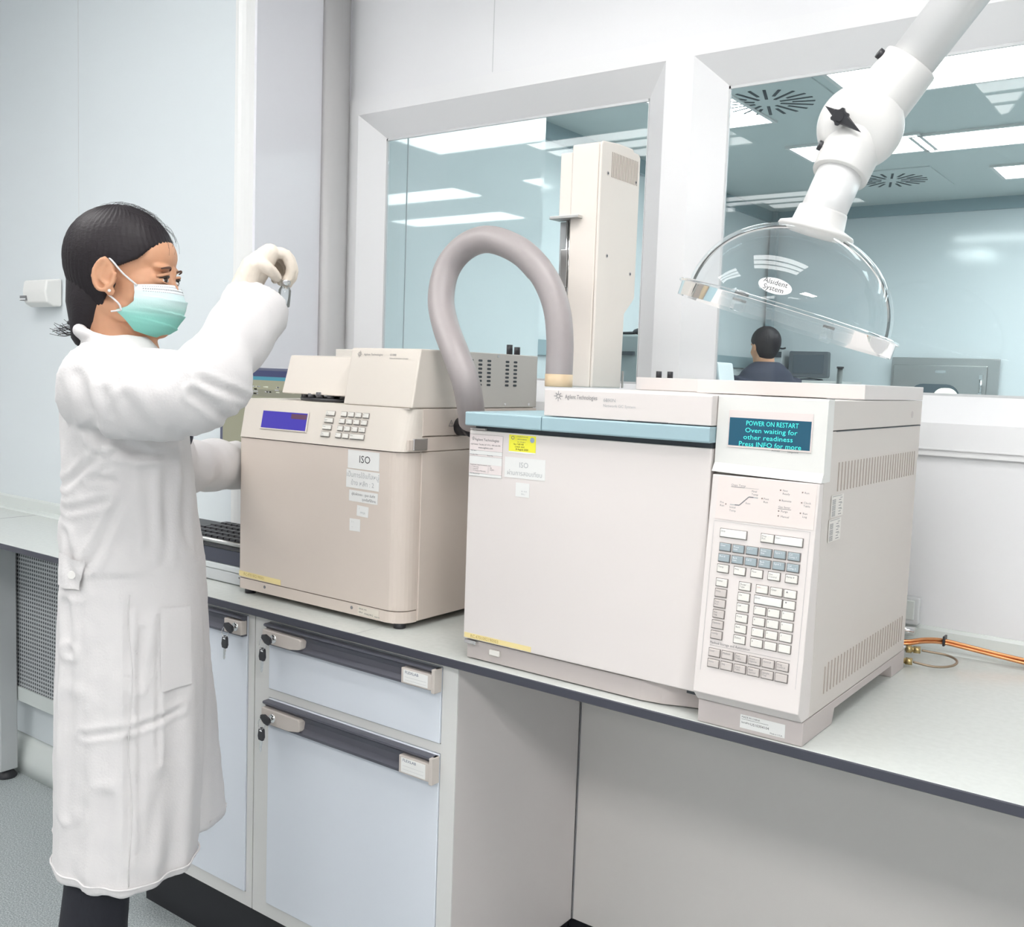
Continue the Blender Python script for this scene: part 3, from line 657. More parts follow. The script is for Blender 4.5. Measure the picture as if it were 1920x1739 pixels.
sticker(t, 'serial_label', -1.412, -1.353, .9150, .9325, YH, mat('label_beige', (.70, .65, .57), .5), [(.003, .006, .0045, 'SERIAL NO.', 'LEFT', INK), (.003, .013, .0045, 'SER.#', 'LEFT', INK), (.018, .0148, .0052, 'IT00627012', 'LEFT', INK), (.047, .0155, .0035, 'MADE IN', 'LEFT', INK)], 'small serial label')

#=GC=
GX0, GXT, GX1 = -1.092, -.6265, -.4646
t = thing('gas_chromatograph', 'large white gas chromatograph with green display and keypad tower on the right', 'lab instrument', (-.78, 1.6, .9))
b = MB(); b.box(GX0+.004, GXT+.0, 1.380, 1.84, .935, 1.3175, GCBODY); part(b, 'oven_casing', t)
b = MB(); b.box(GX0, GXT-.0045, 1.3565, 1.3785, .9385, 1.3105, GCFRONT, .0022, seg=3); dd_ = part(b, 'oven_door', t)
b = MB(); b.box(GX0+.01, GXT-.006, 1.362, 1.382, 1.3105, 1.3185, SLOT); part(b, 'door_gap', t)
b = MB(); b.box(GX0+.001, GX0+.035, 1.357, 1.372, 1.3112, 1.3145, GCSHADE, .0008); part(b, 'hinge', t)
b = MB(); b.box(GX0+.002, GX0+.028, 1.3565, 1.375, .9292, .9365, CHROME, .0015); part(b, 'hinge', t)
b = MB(); b.prism([(1.345, 1.3190), (1.3435, 1.321), (1.3435, 1.341), (1.345, 1.343), (1.84, 1.343), (1.84, 1.3190)], GX0, -.9315, GCBLUE, 'x', bev=.001); part(b, 'lid', t, 'blue oven lid, left section')
b = MB(); b.prism([(1.345, 1.3190), (1.3435, 1.321), (1.3435, 1.341), (1.345, 1.343), (1.84, 1.343), (1.84, 1.3190)], -.9300, GXT-.003, GCBLUE, 'x', bev=.001); part(b, 'lid', t, 'blue oven lid, right section')
b = MB(); b.prism([(1.347, 1.3445), (1.347, 1.388), (1.3485, 1.3895), (1.84, 1.3895), (1.84, 1.3445)], -.9285, GXT-.003, GCFRONT, 'x', bev=.0012); hd = part(b, 'hood', t)
b = MB(); T = FR((-.9285, 1.3468, 1.3445), (1, 0, 0), (0, -1, 0))
logo(b, T @ Matrix.Translation((.0275, .0330, 0)), .0085, INKG)
b.text('Agilent Technologies', .0098, T @ Matrix.Translation((.0405, .0295, 0)), INKG, sx=.74); b.text('6890N', .0082, T @ Matrix.Translation((.113, .0275, 0)), INKL)
b.text('Network GC System', .0062, T @ Matrix.Translation((.113, .0195, 0)), INKL, sx=1.1); b.obj('lettering', hd)
b = MB(); b.box(-.77, -.70, 1.3460, 1.3475, 1.3440, 1.3452, SLOT); b.obj('shadow_gap', hd)
b = MB(); b.box(-.9345, -.745, 1.66, 1.84, 1.39, 1.4135, GCFRONT, .001); part(b, 'rear_hood', t, 'rear top hood, left half')
b = MB(); b.prism([(1.527, 1.3905), (1.527, 1.4130), (1.8640, 1.4130), (1.8640, 1.3905)], -.743, GX1, GCFRONT, 'x', bev=.001); part(b, 'rear_hood', t, 'rear top hood, right half')
for x in (-.908, -.884):
    b = MB(); b.cyl((x, 1.70, 1.4135), (0, 0, 1), .0055, .0125, BLACKP, 14); part(b, 'knob', t)
# oven base skirt
b = MB()
b.prism([(GX0+.003, 1.366), (-.735, 1.366), (-.700, 1.372), (-.66, 1.388), (GXT-.003, 1.398), (GXT-.003, 1.84), (GX0+.003, 1.84)], .9025, .9345, GCSHADE, 'z')
sk = part(b, 'base_skirt', t)
b = MB(); b.box(-.678, GXT-.004, 1.386, 1.40, .9245, .9345, SLOT); b.obj('recess', sk)
b = MB(); b.box(-1.036, -1.0135, 1.3605, 1.366, .9165, .9265, KEYW, .0015); part(b, 'power_button', t)
# tower
b = MB()
b.prism([(1.346, .902), (1.346, .9345), (1.84, .9345), (1.84, .930), (1.79, .930), (1.79, .902), (1.84, .902)], GXT+.002, GXT+.003, GCSHADE, 'x')
b = MB(); b.prism([(1.346, .9005), (1.346, .9350), (1.862, .9350), (1.862, .9005), (1.785, .9005), (1.780, .9225), (1.480, .9225), (1.472, .9005)], GXT+.001, GX1, GCSHADE, 'x', bev=.0008); tb = part(b, 'tower_base', t)
sticker(t, 'serial_label', -.558, -.490, .9065, .9265, 1.3459, PAPER, [(.002, .0045, .0038, 'MADE IN CHINA', 'LEFT', INK), (.002, .0125, .0038, 'SerialNo', 'LEFT', INK), (.016, .0135, .0055, 'US10304104', 'LEFT', INK), (.046, .0185, .0032, 'Made in U.S.A.', 'LEFT', INK)], 'white serial number label')
b = MB(); b.box(-.556, -.515, 1.3455, 1.3456, .9198, .9202, INK); part(b, 'rule_line', t)
prof = [(1.342, .9362), (1.3245, .952), (1.3245, .9535), (1.3545, 1.2742), (1.3640, 1.2870), (1.3660, 1.388), (1.3680, 1.3900), (1.8600, 1.3900), (1.8600, .9362)]
b = MB(); b.prism([(1.342, .9362), (1.325, .952), (1.3545, 1.2735), (1.3700, 1.2735), (1.37, .9362)], GXT+.0005, GX1-.0005, GCFRONT, 'x', bev=.0012); tw = part(b, 'keypad_panel', t)
b = MB(); b.box(GXT+.001, GX1-.0005, 1.3705, 1.857, .9362, 1.3060, GCBODY, .001); b.box(GXT+.001, GX1-.0025, 1.3705, 1.855, 1.3050, 1.3445, GCBODY, .001)
part(b, 'tower_casing', t)
b = MB(); b.box(GX1-.006, GX1, 1.41, 1.8605, 1.3445, 1.3460, SLOT); b.box(GX1-.03, GX1, 1.372, 1.862, 1.3465, 1.3890, GCBODY, .001); b.box(GX1-.0025, GX1-.0004, 1.3705, 1.861, 1.2875, 1.3452, GCBODY, .0006)
b.box(GXT+.001, GX1-.031, 1.372, 1.6, 1.3465, 1.3890, GCBODY, .001); part(b, 'side_casing', t)
# head: slightly bowed chin
b = MB(); n = 12; vs = []; xs = [GXT-.0015+(GX1+.001-GXT+.0015)*i/n for i in range(n+1)]
bow = lambda i: .004*(1-(i/n)**.8)  # chin rises to the left as in a shallow arc
rows = [lambda i: (1.3545, 1.2742+bow(i)), lambda i: (1.3625, 1.2872+bow(i)), lambda i: (1.3655, 1.3880), lambda i: (1.3670, 1.3905), lambda i: (1.3900, 1.3905), lambda i: (1.3900, 1.2742)]
vs = [(xs[i], *r(i)) for r in rows for i in range(n+1)]; R_ = len(rows)
fs = [(r*(n+1)+i, r*(n+1)+i+1, ((r+1) % R_)*(n+1)+i+1, ((r+1) % R_)*(n+1)+i) for r in range(R_) for i in range(n)]
fs += [tuple(r*(n+1) for r in range(R_))[::-1], tuple(r*(n+1)+n for r in range(R_))]
V, F = b.add(vs, fs, GCHEAD); bmesh.ops.recalc_face_normals(b.bm, faces=F)
hd2 = part(b, 'display_head', t)
DT = FR((-.6244, 1.3618, 1.288), (1, 0, 0), (0, -.9995, .029))
def G2(x, y, z=0.): return DT @ Matrix.Translation((x/1000, y/1000, z/1000))
b = MB(); b.box(-.063, .063, -.0272, .0272, 0, .0006, mat('display_surround_pink', (.74, .66, .64), .35), .0002, T=G2(78, 54.2)); part(b, 'display_surround', t)
VFD = mat('display_glass_teal', (.004, .03, .05), .12, emis=(.015, .11, .19), estr=.62)
VFT = mat('display_text_green', (.05, .5, .45), .4, emis=(.04, .80, .66), estr=.75)
b = MB(); b.box(-.0611, .0611, -.0204, .0204, 0, .0010, VFD, T=G2(78, 50.2))
for i, (xc, line) in enumerate(((81.5, 'POWER ON RESTART'), (80.5, 'Oven waiting for'), (76.5, 'other readiness'), (79.5, 'Press INFO for more'))):
    wid = (78, 78, 74, 93)[i]
    c = bpy.data.curves.new('t', 'FONT'); c.body = line; c.size = .0098; o_ = bpy.data.objects.new('t', c); COL.objects.link(o_); bpy.context.view_layer.update(); w0 = o_.dimensions.x or .08; bpy.data.objects.remove(o_); bpy.data.curves.remove(c)
    b.text(line, .0098, G2(xc-wid/2, 60.2-i*10.1, 1.0), VFT, sx=wid/1000/w0)
part(b, 'display', t)
b = MB(); b.text('Actual', .0040, G2(83.5, 25.2, .2), INKG, sx=1.2); b.text('Setpoint', .0040, G2(107, 24.8, .2), INKG, sx=1.2); part(b, 'lettering', t)
# keypad plane
KO = Vector((-.6244, 1.325, .952)); KU = Vector((0, .0295, .3215)).normalized(); KN = Vector((1, 0, 0)).cross(KU)
KT = FR(KO+KN*.0003, (1, 0, 0), KN)
def K2(x, y, z=0.): return KT @ Matrix.Translation((x/1000, y/1000, z/1000))
b = MB(); b.box(.0085, .156, .258, .321, 0, .0003, mat('indicator_overlay', (.74, .665, .635), .4), T=KT)
Q = .3
def tx(x, y, s_, body, m=INKG, sx=1.1): b.text(body, s_, K2(x, y, Q), m, sx=sx)
def ln(x0, y0, x1, y1, w, m=INKG):
    L = math.hypot(x1-x0, y1-y0)/1000; b.box(0, L, -w/2000, w/2000, 0, .0002, m, T=K2(x0, y0, Q) @ Matrix.Rotation(math.atan2(y1-y0, x1-x0), 4, 'Z'))
tx(29.3, 308.4, 4.2e-3, 'Oven Temp'); ln(29.4, 307.1, 50, 307.1, .8); ln(50, 307.1, 71.7, 307.1, .3)
tx(61.5, 302, 4e-3, 'Final'); tx(61.5, 297.6, 4e-3, 'Temp'); tx(53.8, 284, 3.6e-3, 'Rate'); tx(29.8, 275.8, 4e-3, 'Initial'); tx(29.8, 271, 4e-3, 'Temp')
ln(30.1, 281, 37.5, 281, 1.4, INKL); ln(37.5, 281, 44.5, 281.2, 1.6); ln(44.5, 281.2, 58, 294.6, 1.5); ln(58, 294.6, 65, 294.6, 1.6); ln(65, 294.6, 71.8, 294.4, 1.6, INKL)
tx(14.2, 281.5, 4e-3, 'Pre'); tx(14.2, 277, 4e-3, 'Run'); tx(80.4, 293, 4e-3, 'Post'); tx(80.4, 288.5, 4e-3, 'Run')
tx(107.5, 307.4, 4e-3, 'Not'); tx(107.5, 303, 4e-3, 'Ready'); tx(107.2, 293.2, 4e-3, 'Remote'); tx(103, 284, 4e-3, 'Gas Saver'); ln(102.8, 282.6, 122, 282.6, .7)
tx(107.4, 278, 4e-3, 'Purge'); tx(107.6, 270.6, 4e-3, 'Manual'); tx(139, 307.2, 4e-3, 'Run'); tx(139, 293.3, 4e-3, 'Clock'); tx(139, 288.8, 4e-3, 'Table'); tx(139, 278.2, 4e-3, 'Run'); tx(139, 273.8, 4e-3, 'Log')
for x, y in ((23.6, 280.9), (78, 294.5), (104.3, 308.9), (104.5, 294.6), (104.2, 279.3), (104.3, 272.4), (136.2, 308.8), (136.2, 294.3), (135.8, 279.6)):
    b.box(-.0009, .0009, -.0009, .0009, 0, .0006, mat('led_brown', (.28, .22, .2), .3), T=K2(x, y, Q))
part(b, 'indicator_overlay', t)
b = MB()
ln(7.7, 254.9, 152.3, 254.9, .35, INKL); ln(7.8, 33, 7.8, 254.9, .3, INKL); ln(152, 34.4, 152, 254.9, .3, INKL)
b.text('Method Storage and Automation', .0055, K2(18.5, 74.6, .1), INKG, sx=.85); ln(19, 72.4, 141.2, 72.4, .35)
part(b, 'lettering', t)
def gk(x, y, m, s_='', ik=None, w=.0168, h=.0108): key(t, K2(x, y), w, h, m, s_, ik, size=.0036)
gk(39.8, 238.6, KEYWH, 'Stop', w=.040, h=.0115); gk(91.8, 238.6, KEYW, 'Prep|Run', w=.0185, h=.0115); gk(122.9, 238.5, KEYWH, 'Start', w=.040, h=.0115)
for i, s_ in enumerate(('Oven', 'Front|Inlet', 'Col 1', 'Front|Det', 'Signal 1', 'Col|Comp 1')): gk(29.1+i*20.75, 218, KEYB, s_, INKW)
for i, s_ in enumerate(('Aux #', 'Back|Inlet', 'Col 2', 'Back|Det', 'Signal 2', 'Col|Comp 2')): gk(29.0+i*20.75, 202, KEYB, s_, INKW)
for x, s_ in zip((28.7, 54.7, 80.8, 106.6, 132.2), ('Temp', 'Pres', 'Flow', 'Det|Control', 'Ramp #')): gk(x, 186.4, KEYW, s_)
for i, s_ in enumerate(('Status', 'Time', 'Post|Run', 'Run|Log', 'Options', 'Config')): gk(28.9-i*.17, 165.8-i*15.5, KEYW if i == 0 else KEYG, s_)
for i, s_ in enumerate(('Mode/|Type', 'On', 'Off', 'Front', 'Back', 'Delete')): gk(64.8-i*.17, 165.6-i*15.5, KEYW, s_)
gk(90.9, 165.4, KEYW, 'Info', mat('ink_red_faint', (.7, .42, .40), .6)); gk(112.1, 165.1, KEYW, 'Clear'); gk(132.4, 165, KEYW, ' ▲'); gk(101.2, 150, KEYWH, 'Enter', w=.040, h=.0112); gk(132.2, 149.7, KEYW, ' ▼')
for i, s_ in enumerate(('7', '8', '9', '4', '5', '6', '1', '2', '3', '0', '.', '-')):
    r, c = divmod(i, 3); gk(90.5-r*.12+c*20.65, 134.4-r*15.6, KEYW, s_)
for i, s_ in enumerate(('Load', 'Method', 'Run|Table', 'Front|Injector', 'Store #', 'Prog|Control')): gk(27.6+i*20.65, 62.2, KEYG, s_)
for i, s_ in enumerate(('Store', 'Seq', 'Clock|Table', 'Back|Injector', 'Sample|Tray', '')): gk(27.3+i*20.7, 46.4, KEYG, s_)
# side vents: two rows of slots
VS = mat('vent_shadow', (.40, .34, .30), .6)
b = MB()
for k in range(29):
    y = 1.428+k*.01445; b.box(GX1-.0005, GX1+.0004, y, y+.0026, 1.258, 1.300, VS)
part(b, 'upper_vent', t)
b = MB()
for k in range(29):
    y = 1.424+k*.01445; z0 = .9585; b.box(GX1-.0005, GX1+.0004, y, y+.0026, z0, 1.003 if k > 0 else .999, VS)
part(b, 'lower_vent', t)
def sticker_side(y0, y1, z0, z1, lab):
    b = MB(); T = FR((GX1+.0003, (y0+y1)/2, (z0+z1)/2), (0, 1, 0), (1, 0, 0)); w, h = y1-y0, z1-z0
    b.box(-w/2, w/2, -h/2, h/2, 0, .0003, mat('sticker_side', (.74, .71, .67), .5), T=T)
    for i in range(3):
        for j in range(5): b.box(-w*.42, -w*.14, h*(.30-.27*i)-j*.0016-.0006, h*(.30-.27*i)-j*.0016+.0002, .0003, .0004, INKG, T=T)
        b.box(w*.10, w*.36, h*(.24-.27*i)-.004, h*(.24-.27*i)-.0030, .0003, .0004, INKG, T=T); b.box(w*.12, w*.30, h*(.24-.27*i), h*(.24-.27*i)+.001, .0003, .0004, INKG, T=T); b.box(w*.22, w*.40, h*(.24-.27*i)+.003, h*(.24-.27*i)+.0038, .0003, .0004, INKG, T=T)
    b.box(-w*.42, w*.36, h*.44, h*.46, .0003, .0004, INKG, T=T); part(b, 'sticker', t, lab)
sticker_side(1.404, 1.457, 1.2215, 1.2530, 'upper printed sticker on the side'); sticker_side(1.399, 1.452, 1.186, 1.2185, 'lower printed sticker on the side')
b = MB(); b.cyl((GX1-.001, 1.80, 1.365), (1, 0, 0), .006, .0016, GCSHADE, 16); part(b, 'screw', t)
# papers on the oven door
YG = 1.3563
L_ = [(.012, .0115, .0078, 'Agilent Technologies', 'LEFT', INKG), (.003, .0195, .0058, 'Call Center  Tel.(66) 267-5913, 1800-656-593', 'LEFT', INKG), (.020, .0255, .0058, 'www.agilent.com', 'LEFT', INKG), (.003, .0310, .0048, 'Ref. no. :', 'LEFT', INKG), (.003, .0385, .0042, 'Product No.', 'LEFT', INKG), (.040, .0385, .0042, 'Serial No.', 'LEFT', INKG),
      (.003, .0570, .0042, 'Equipment listed is covered under', 'LEFT', INKG), (.010, .0610, .0038, 'Warranty', 'LEFT', INKG), (.010, .0645, .0038, 'Contract', 'LEFT', INKG), (.010, .0680, .0038, 'On Request Warranty', 'LEFT', INKG), (.047, .0610, .0038, 'PM', 'LEFT', INKG), (.047, .0645, .0038, 'OQ/PV', 'LEFT', INKG), (.003, .0735, .0044, 'For this period', 'LEFT', INKG)]
L_ = [(a, c*.95, d*(.60 if 'Call' in e else .80), e, f_, g_) for a, c, d, e, f_, g_ in L_]
b = MB(); x0, x1, z0, z1 = -1.0905, -1.0175, 1.2305, 1.3040; w, h = x1-x0, z1-z0; T = FR((x0, YG, z1), (1, 0, 0), (0, -1, 0))
b.box(0, w, -h, 0, 0, .0003, mat('form_pinkish', (.78, .70, .69), .5), T=T)
b.box(.001, w-.001, -.035, -.028, .0003, .0004, PAPER, T=T); b.box(.001, w-.001, -.0520, -.038, .0003, .0004, PAPER, T=T); b.box(.001, w-.001, -h, -.0680, .0003, .0004, PAPER, T=T)
for zz in (0, .028, .035, .038, .0680, h-.0005): b.box(0, w, -zz-.0003, -zz, .0004, .0005, INKG, T=T)
for xx in (0, w-.0003): b.box(xx, xx+.0003, -h, 0, .0004, .0005, INKG, T=T)
for xx in (.003, .007, .043): b.box(xx, xx+.0003, -.066, -.0555, .0004, .0005, INKG, T=T)
for a, c, d, e, f_, g_ in L_: b.text(e, d, T @ Matrix.Translation((a, -c, .0005)), g_)
logo(b, T @ Matrix.Translation((.0085, -.0075, .0004)), .0038, INKG); part(b, 'service_form', t, 'printed service form, top left of the door')
b = MB(); x0, x1, z0, z1 = -1.0045, -.9487, 1.2775, 1.3080; w, h = x1-x0, z1-z0; T = FR((x0, YG, z1), (1, 0, 0), (0, -1, 0))
b.box(0, w, -h, 0, 0, .0003, YEL, T=T); b.box(0, w, -h, -h+.0025, .0003, .0004, PAPER, T=T)
b.lathe([(.0022, 0), (.0032, 0)], INKG, T=T @ Matrix.Translation((.008, -.005, .0005)), n=20, smooth=False); b.lathe([(.0001, 0), (.0045, 0)], mat('foil_dot', (.35, .45, .6), .3), T=T @ Matrix.Translation((.0485, -.007, .0005)), n=20, smooth=False)
for i, (a, s_, e) in enumerate(((.016, .0028, 'CALIBRATION LAB'), (.018, .0026, 'SERVICE REPORT'), (.018, .0026, 'No. 5 EC 0A-X'), (.010, .0036, 'No. 7 430 443'), (.013, .0036, '2 NOV. 2019'), (.015, .0044, '8 August 2020'))): b.text(e, s_, T @ Matrix.Translation((a, -.0035-i*.0044, .0005)), INKG if i < 3 else INK)
part(b, 'sticker', t, 'yellow calibration sticker')
sticker(t, 'sticker', -1.0118, -.9275, 1.2348, 1.2698, YG, PAPER, [(.040, .0165, .0130, 'ISO', 'CENTER', INKL), (.042, .0300, .0105, 'ผ่านการสอบเทียบ', 'CENTER', INKL)], 'white sticker reading ISO over Thai writing')
sticker(t, 'sticker', -.9870, -.9585, 1.2035, 1.2275, YG, PAPER, [(.012, .0155, .0045, 'ผ. ก.ก.', 'LEFT', INKL), (.012, .0205, .0040, 'PM-1', 'LEFT', INKL)], 'small white sticker')
sticker(t, 'tape_label', -1.089, -.943, .9405, .9495, YG, ORG, [(.014, .0072, .0078, 'RC.4701002190003', 'LEFT', ORGI)], 'yellow tape label', tilt=0)
#=INJECTOR=
t = thing('auto_injector', 'tall cream injector tower standing on top of the white oven', 'lab instrument', (-1.06, 1.72, 1.3895))
b = MB()
b.prism([(1.655, 1.3900), (1.655, 1.8560), (1.660, 1.8625), (1.668, 1.8640), (1.72, 1.8690), (1.775, 1.8695), (1.780, 1.8640), (1.800, 1.8640), (1.8065, 1.8570), (1.8065, 1.575), (1.797, 1.565), (1.768, 1.540), (1.766, 1.3900)], -1.0355, -.9995+.0-.03, INJ, 'x', bev=.003, seg=3)
part(b, 'rear_casing', t)
b = MB(); b.prism([(1.656, 1.3900), (1.656, 1.860), (1.668, 1.8625), (1.80, 1.8625), (1.80, 1.575), (1.765, 1.54), (1.765, 1.3900)], -1.097, -1.0365, INJ, 'x', bev=.003, seg=3); part(b, 'front_casing', t)
b = MB(); b.box(-1.1265, -1.0975, 1.660, 1.78, 1.7235, 1.8480, INJ, .002); part(b, 'carriage_cover', t)
b = MB(); b.box(-1.135, -1.068, 1.640, 1.675, 1.7175, 1.7235, STEEL, .001); part(b, 'turret_plate', t)
b = MB(); b.box(-1.130, -1.101, 1.672, 1.76, 1.60, 1.7165, BLIND, .001); b.prism([(-1.130, 1.60), (-1.101, 1.60), (-1.101, 1.50), (-1.108, 1.46), (-1.113, 1.56), (-1.125, 1.575)], 1.672, 1.76, BLIND, 'y'); part(b, 'syringe_bay', t)
b = MB()
for x, r in ((-1.106, .0028), (-1.1005, .0016)): b.cyl((x, 1.662, 1.717), (0, 0, -1), r, .20, CHROME, 10)
part(b, 'syringe_rod', t)
b = MB(); b.box(-1.116, -1.100, 1.656, 1.672, 1.585, 1.66, STEEL, .001); part(b, 'syringe_carrier', t)
b = MB()
for k in range(18): b.box(-1.0302, -1.0289, 1.694+k*.0058, 1.6962+k*.0058, 1.800, 1.848, VS)
part(b, 'vent_grille', t)
for y, z in ((1.681, 1.8050), (1.790, 1.8060), (1.690, 1.6480), (1.783, 1.6220)):
    b = MB(); b.cyl((-1.0302, y, z), (1, 0, 0), .0042, .0012, GCSHADE, 16); b.cyl((-1.0295, y, z), (1, 0, 0), .0022, .0010, SLOT, 12); part(b, 'screw', t)
b = MB(); b.box(-1.090, -1.080, 1.6515, 1.6570, 1.4330, 1.4430, BLACKP, .001); part(b, 'socket', t)
b = MB(); b.box(-1.0295, -1.026, 1.768, 1.771, 1.3905, 1.425, STEEL); part(b, 'bracket', t)
#=HOSE=
t = thing('insulated_hose', 'thick grey insulated hose arching from the sampler to the oven top', 'hose', (-1.038, 1.55, 1.3895))
def spline(P, n=8):
    P = [Vector(p) for p in P]; out = []
    for i in range(len(P)-1):
        a, b_, c, d = P[max(i-1, 0)], P[i], P[i+1], P[min(i+2, len(P)-1)]
        for k in range(n):
            u = k/n; out.append(.5*((2*b_)+(c-a)*u+(2*a-5*b_+4*c-d)*u*u+(3*b_-a-3*c+d)*u**3))
    return out+[P[-1]]
hp = [(-1.0375, 1.4125), (-1.0374, 1.4355), (-1.0381, 1.4751), (-1.0452, 1.5245), (-1.0629, 1.5692), (-1.0928, 1.6096), (-1.1444, 1.6487), (-1.2165, 1.6715), (-1.2765, 1.6579), (-1.3108, 1.6160, 1.54), (-1.3070, 1.5560, 1.52), (-1.2768, 1.5021, 1.50), (-1.2265, 1.4446, 1.475), (-1.1967, 1.3941, 1.47), (-1.1993, 1.3479, 1.49), (-1.2182, 1.3160, 1.52)]
pts = spline([(h[0], h[2] if len(h) > 2 else 1.55, h[1]) for h in hp])
b = MB(); b.tube(pts, [.0255 if i < 40 else .0265 for i in range(len(pts))], HOSE, 28); part(b, 'sleeve', t)
b = MB(); b.lathe([(.001, 0), (.0255, 0), (.0262, .002), (.0262, .0235), (.001, .0235)], BRASSP, T=Matrix.Translation((-1.0375, 1.55, 1.3900)), n=28); part(b, 'collar', t)
b = MB(); b.cyl((XR+.0005, 1.572, 1.3005), (1, 0, 0), .0185, .034, BLACKP, 28); b.cyl((XR+.034, 1.568, 1.3005), (1, -.9, 0), .0195, .050, BLACKP, 28); part(b, 'elbow', t)

#=TUBING=
t = thing('wall_socket_plate', 'pale square plate standing at the wall behind the white oven', 'plate', (-.50, 2.05, .95))
b = MB(); b.box(-.56, -.484, 2.026, 2.046, .945, 1.000, mat('clear_grey_plate', (.62, .64, .65), .2), .003); b.box(-.552, -.492, 2.022, 2.026, .955, .994, UPST, .002); part(b, 'plate', t)
b = MB(); b.cyl((-.53, 2.012, .936), (1, 0, 0), .0085, .045, CHROME, 16); part(b, 'clamp_tube', t)
t = thing('copper_tubes', 'bundle of bare copper gas tubes running along the back of the worktop', 'gas tubes', (-.3, 2.0, .92))
for k, (dy, dz) in enumerate(((0, 0), (.006, .001), (.001, .0055))):
    b = MB(); P = [(-.52, 1.93+dy, .928+dz), (-.485, 1.94+dy, .926+dz), (-.455, 1.962+dy, .931+dz), (-.428, 1.985+dy, .930+dz), (-.39, 1.995+dy, .925+dz), (-.33, 2.003+dy, .918+dz), (-.26, 2.008+dy+.002*k, .912+dz), (-.1, 2.010+dy, .9075+dz), (.2, 2.005+dy, .9045+dz), (.9, 2.0+dy, .9045+dz)]
    b.tube(spline(P, 6), .0030, COPPER, 10); part(b, 'tube', t)
b = MB(); b.box(-.4265, -.4225, 1.978, 1.998, .925, .944, BLACKP, .001); part(b, 'cable_tie', t)
t = thing('brass_loop_tube', 'thin dark brass loop tube with two brass fittings behind the oven', 'gas fitting', (-.44, 1.92, .91))
P = [(-.452, 1.935, .921), (-.435, 1.942, .919), (-.415, 1.950, .917), (-.397, 1.944, .915), (-.388, 1.928, .913), (-.389, 1.908, .911), (-.400, 1.893, .909), (-.415, 1.885, .908), (-.430, 1.880, .909), (-.452, 1.878, .911)]
b = MB(); b.tube(spline(P, 6), .0022, BRASSD, 10); part(b, 'tube', t)
for p, d in (((-.478, 1.925, .921), (1, .35, 0)), ((-.478, 1.872, .911), (1, .25, 0))):
    b = MB(); b.cyl(p, d, .0075, .010, BRASS, 6); b.cyl(Vector(p)+Vector(d).normalized()*.010, d, .0050, .004, BRASS, 12); b.cyl(Vector(p)+Vector(d).normalized()*.013, d, .0068, .012, BRASS, 6); part(b, 'fitting', t)
b = MB(); b.cyl((-.500, 1.918, .922), (1, .3, 0), .0065, .022, CHROME, 6); part(b, 'fitting', t)

#=COMPUTER=
t = thing('desktop_computer', 'flat grey desktop computer lying on the worktop under the keyboard', 'computer', (-2.0, 1.6, .9))
b = MB(); x0, x1 = -2.17, -1.806
b.box(x0, x1, 1.452, 1.66, .9005, .981, PCG, .003); b.box(x0+.002, x1-.002, 1.447, 1.453, .9305, .9445, mat('pc_band_light', (.60, .63, .64), .4), .002); b.box(x0+.002, x1-.002, 1.4485, 1.453, .903, .9295, PCG, .002); part(b, 'case', t)
b = MB(); b.box(x0+.002, x1-.002, 1.4495, 1.453, .946, .9795, PCD); b.cyl((-1.833, 1.4485, .921), (0, -1, 0), .002, .001, INKG, 10); part(b, 'drive_bay', t)
t = thing('keyboard', 'black keyboard with silver front rail lying on the desktop computer', 'keyboard', (-2.0, 1.53, .985))
b = MB(); b.prism([(1.448, .9815), (1.446, .9845), (1.448, .9885), (1.462, .991), (1.62, .9995), (1.622, .9815)], -2.22, -1.806, BLACKP, 'x'); part(b, 'base', t)
b = MB(); b.tube([(-2.22, 1.450, .9965), (-1.806, 1.450, .9965)], .0052, STEEL, 10); part(b, 'palm_rail', t)
for r in range(5):
    for c in range(18):
        y = 1.468+r*.0285; x = -2.21+c*.0222+r*.004; z = .9935+(y-1.46)*.055
        if x > -1.83 or x < -2.10: continue
        b = MB(); b.prism([(-.0115, 0), (.0115, 0), (.0095, .0085), (-.0095, .0085)], -.0092, .0092, BLACKP, 'x', bev=.0010, T=Matrix.Translation((x+.0115, y+.012, z)) @ Matrix.Rotation(PI, 4, 'Z')); part(b, 'keycap', t)
t = thing('lcd_monitor', 'flat computer monitor with olive and blue picture behind the sampler', 'monitor', (-1.955, 1.62, .9))
SCRM = screen_mat('monitor_picture', [(1.09, (.30, .30, .20)), (1.335, (.24, .24, .17)), (1.352, (.33, .33, .22)), (1.374, (.06, .28, .36)), (1.383, (.035, .045, .12)), (1.41, (.035, .045, .12))], .85)
b = MB(); b.box(-2.112, -1.800, 1.602, 1.636, 1.11, 1.405, mat('monitor_bezel', (.10, .11, .17), .4), .003); part(b, 'casing', t)
b = MB(); b.box(-2.098, -1.804, 1.6005, 1.6025, 1.125, 1.3985, SCRM); sc_ = part(b, 'screen', t)
b = MB()
for k in range(22):
    x = random.uniform(-1.99, -1.82); z = random.choice((1.340, 1.3455, 1.351, 1.3575)); b.box(x, x+random.uniform(.006, .02), 1.6000, 1.6004, z, z+.003, random.choice((INKL, mat('icon_pale', (.55, .56, .45), .6))))
b.obj('picture_icons', sc_)
b = MB(); b.box(-1.98, -1.93, 1.636, 1.656, .99, 1.25, BLIND, .004); b.box(-1.985, -1.925, 1.59, 1.70, 1.09, 1.11, BLIND, .003); part(b, 'stand', t)
b = MB(); b.box(-2.04, -1.87, 1.625, 1.76, .9825, .992, BLIND, .003); part(b, 'stand_base', t)
#=END EQUIPMENT=

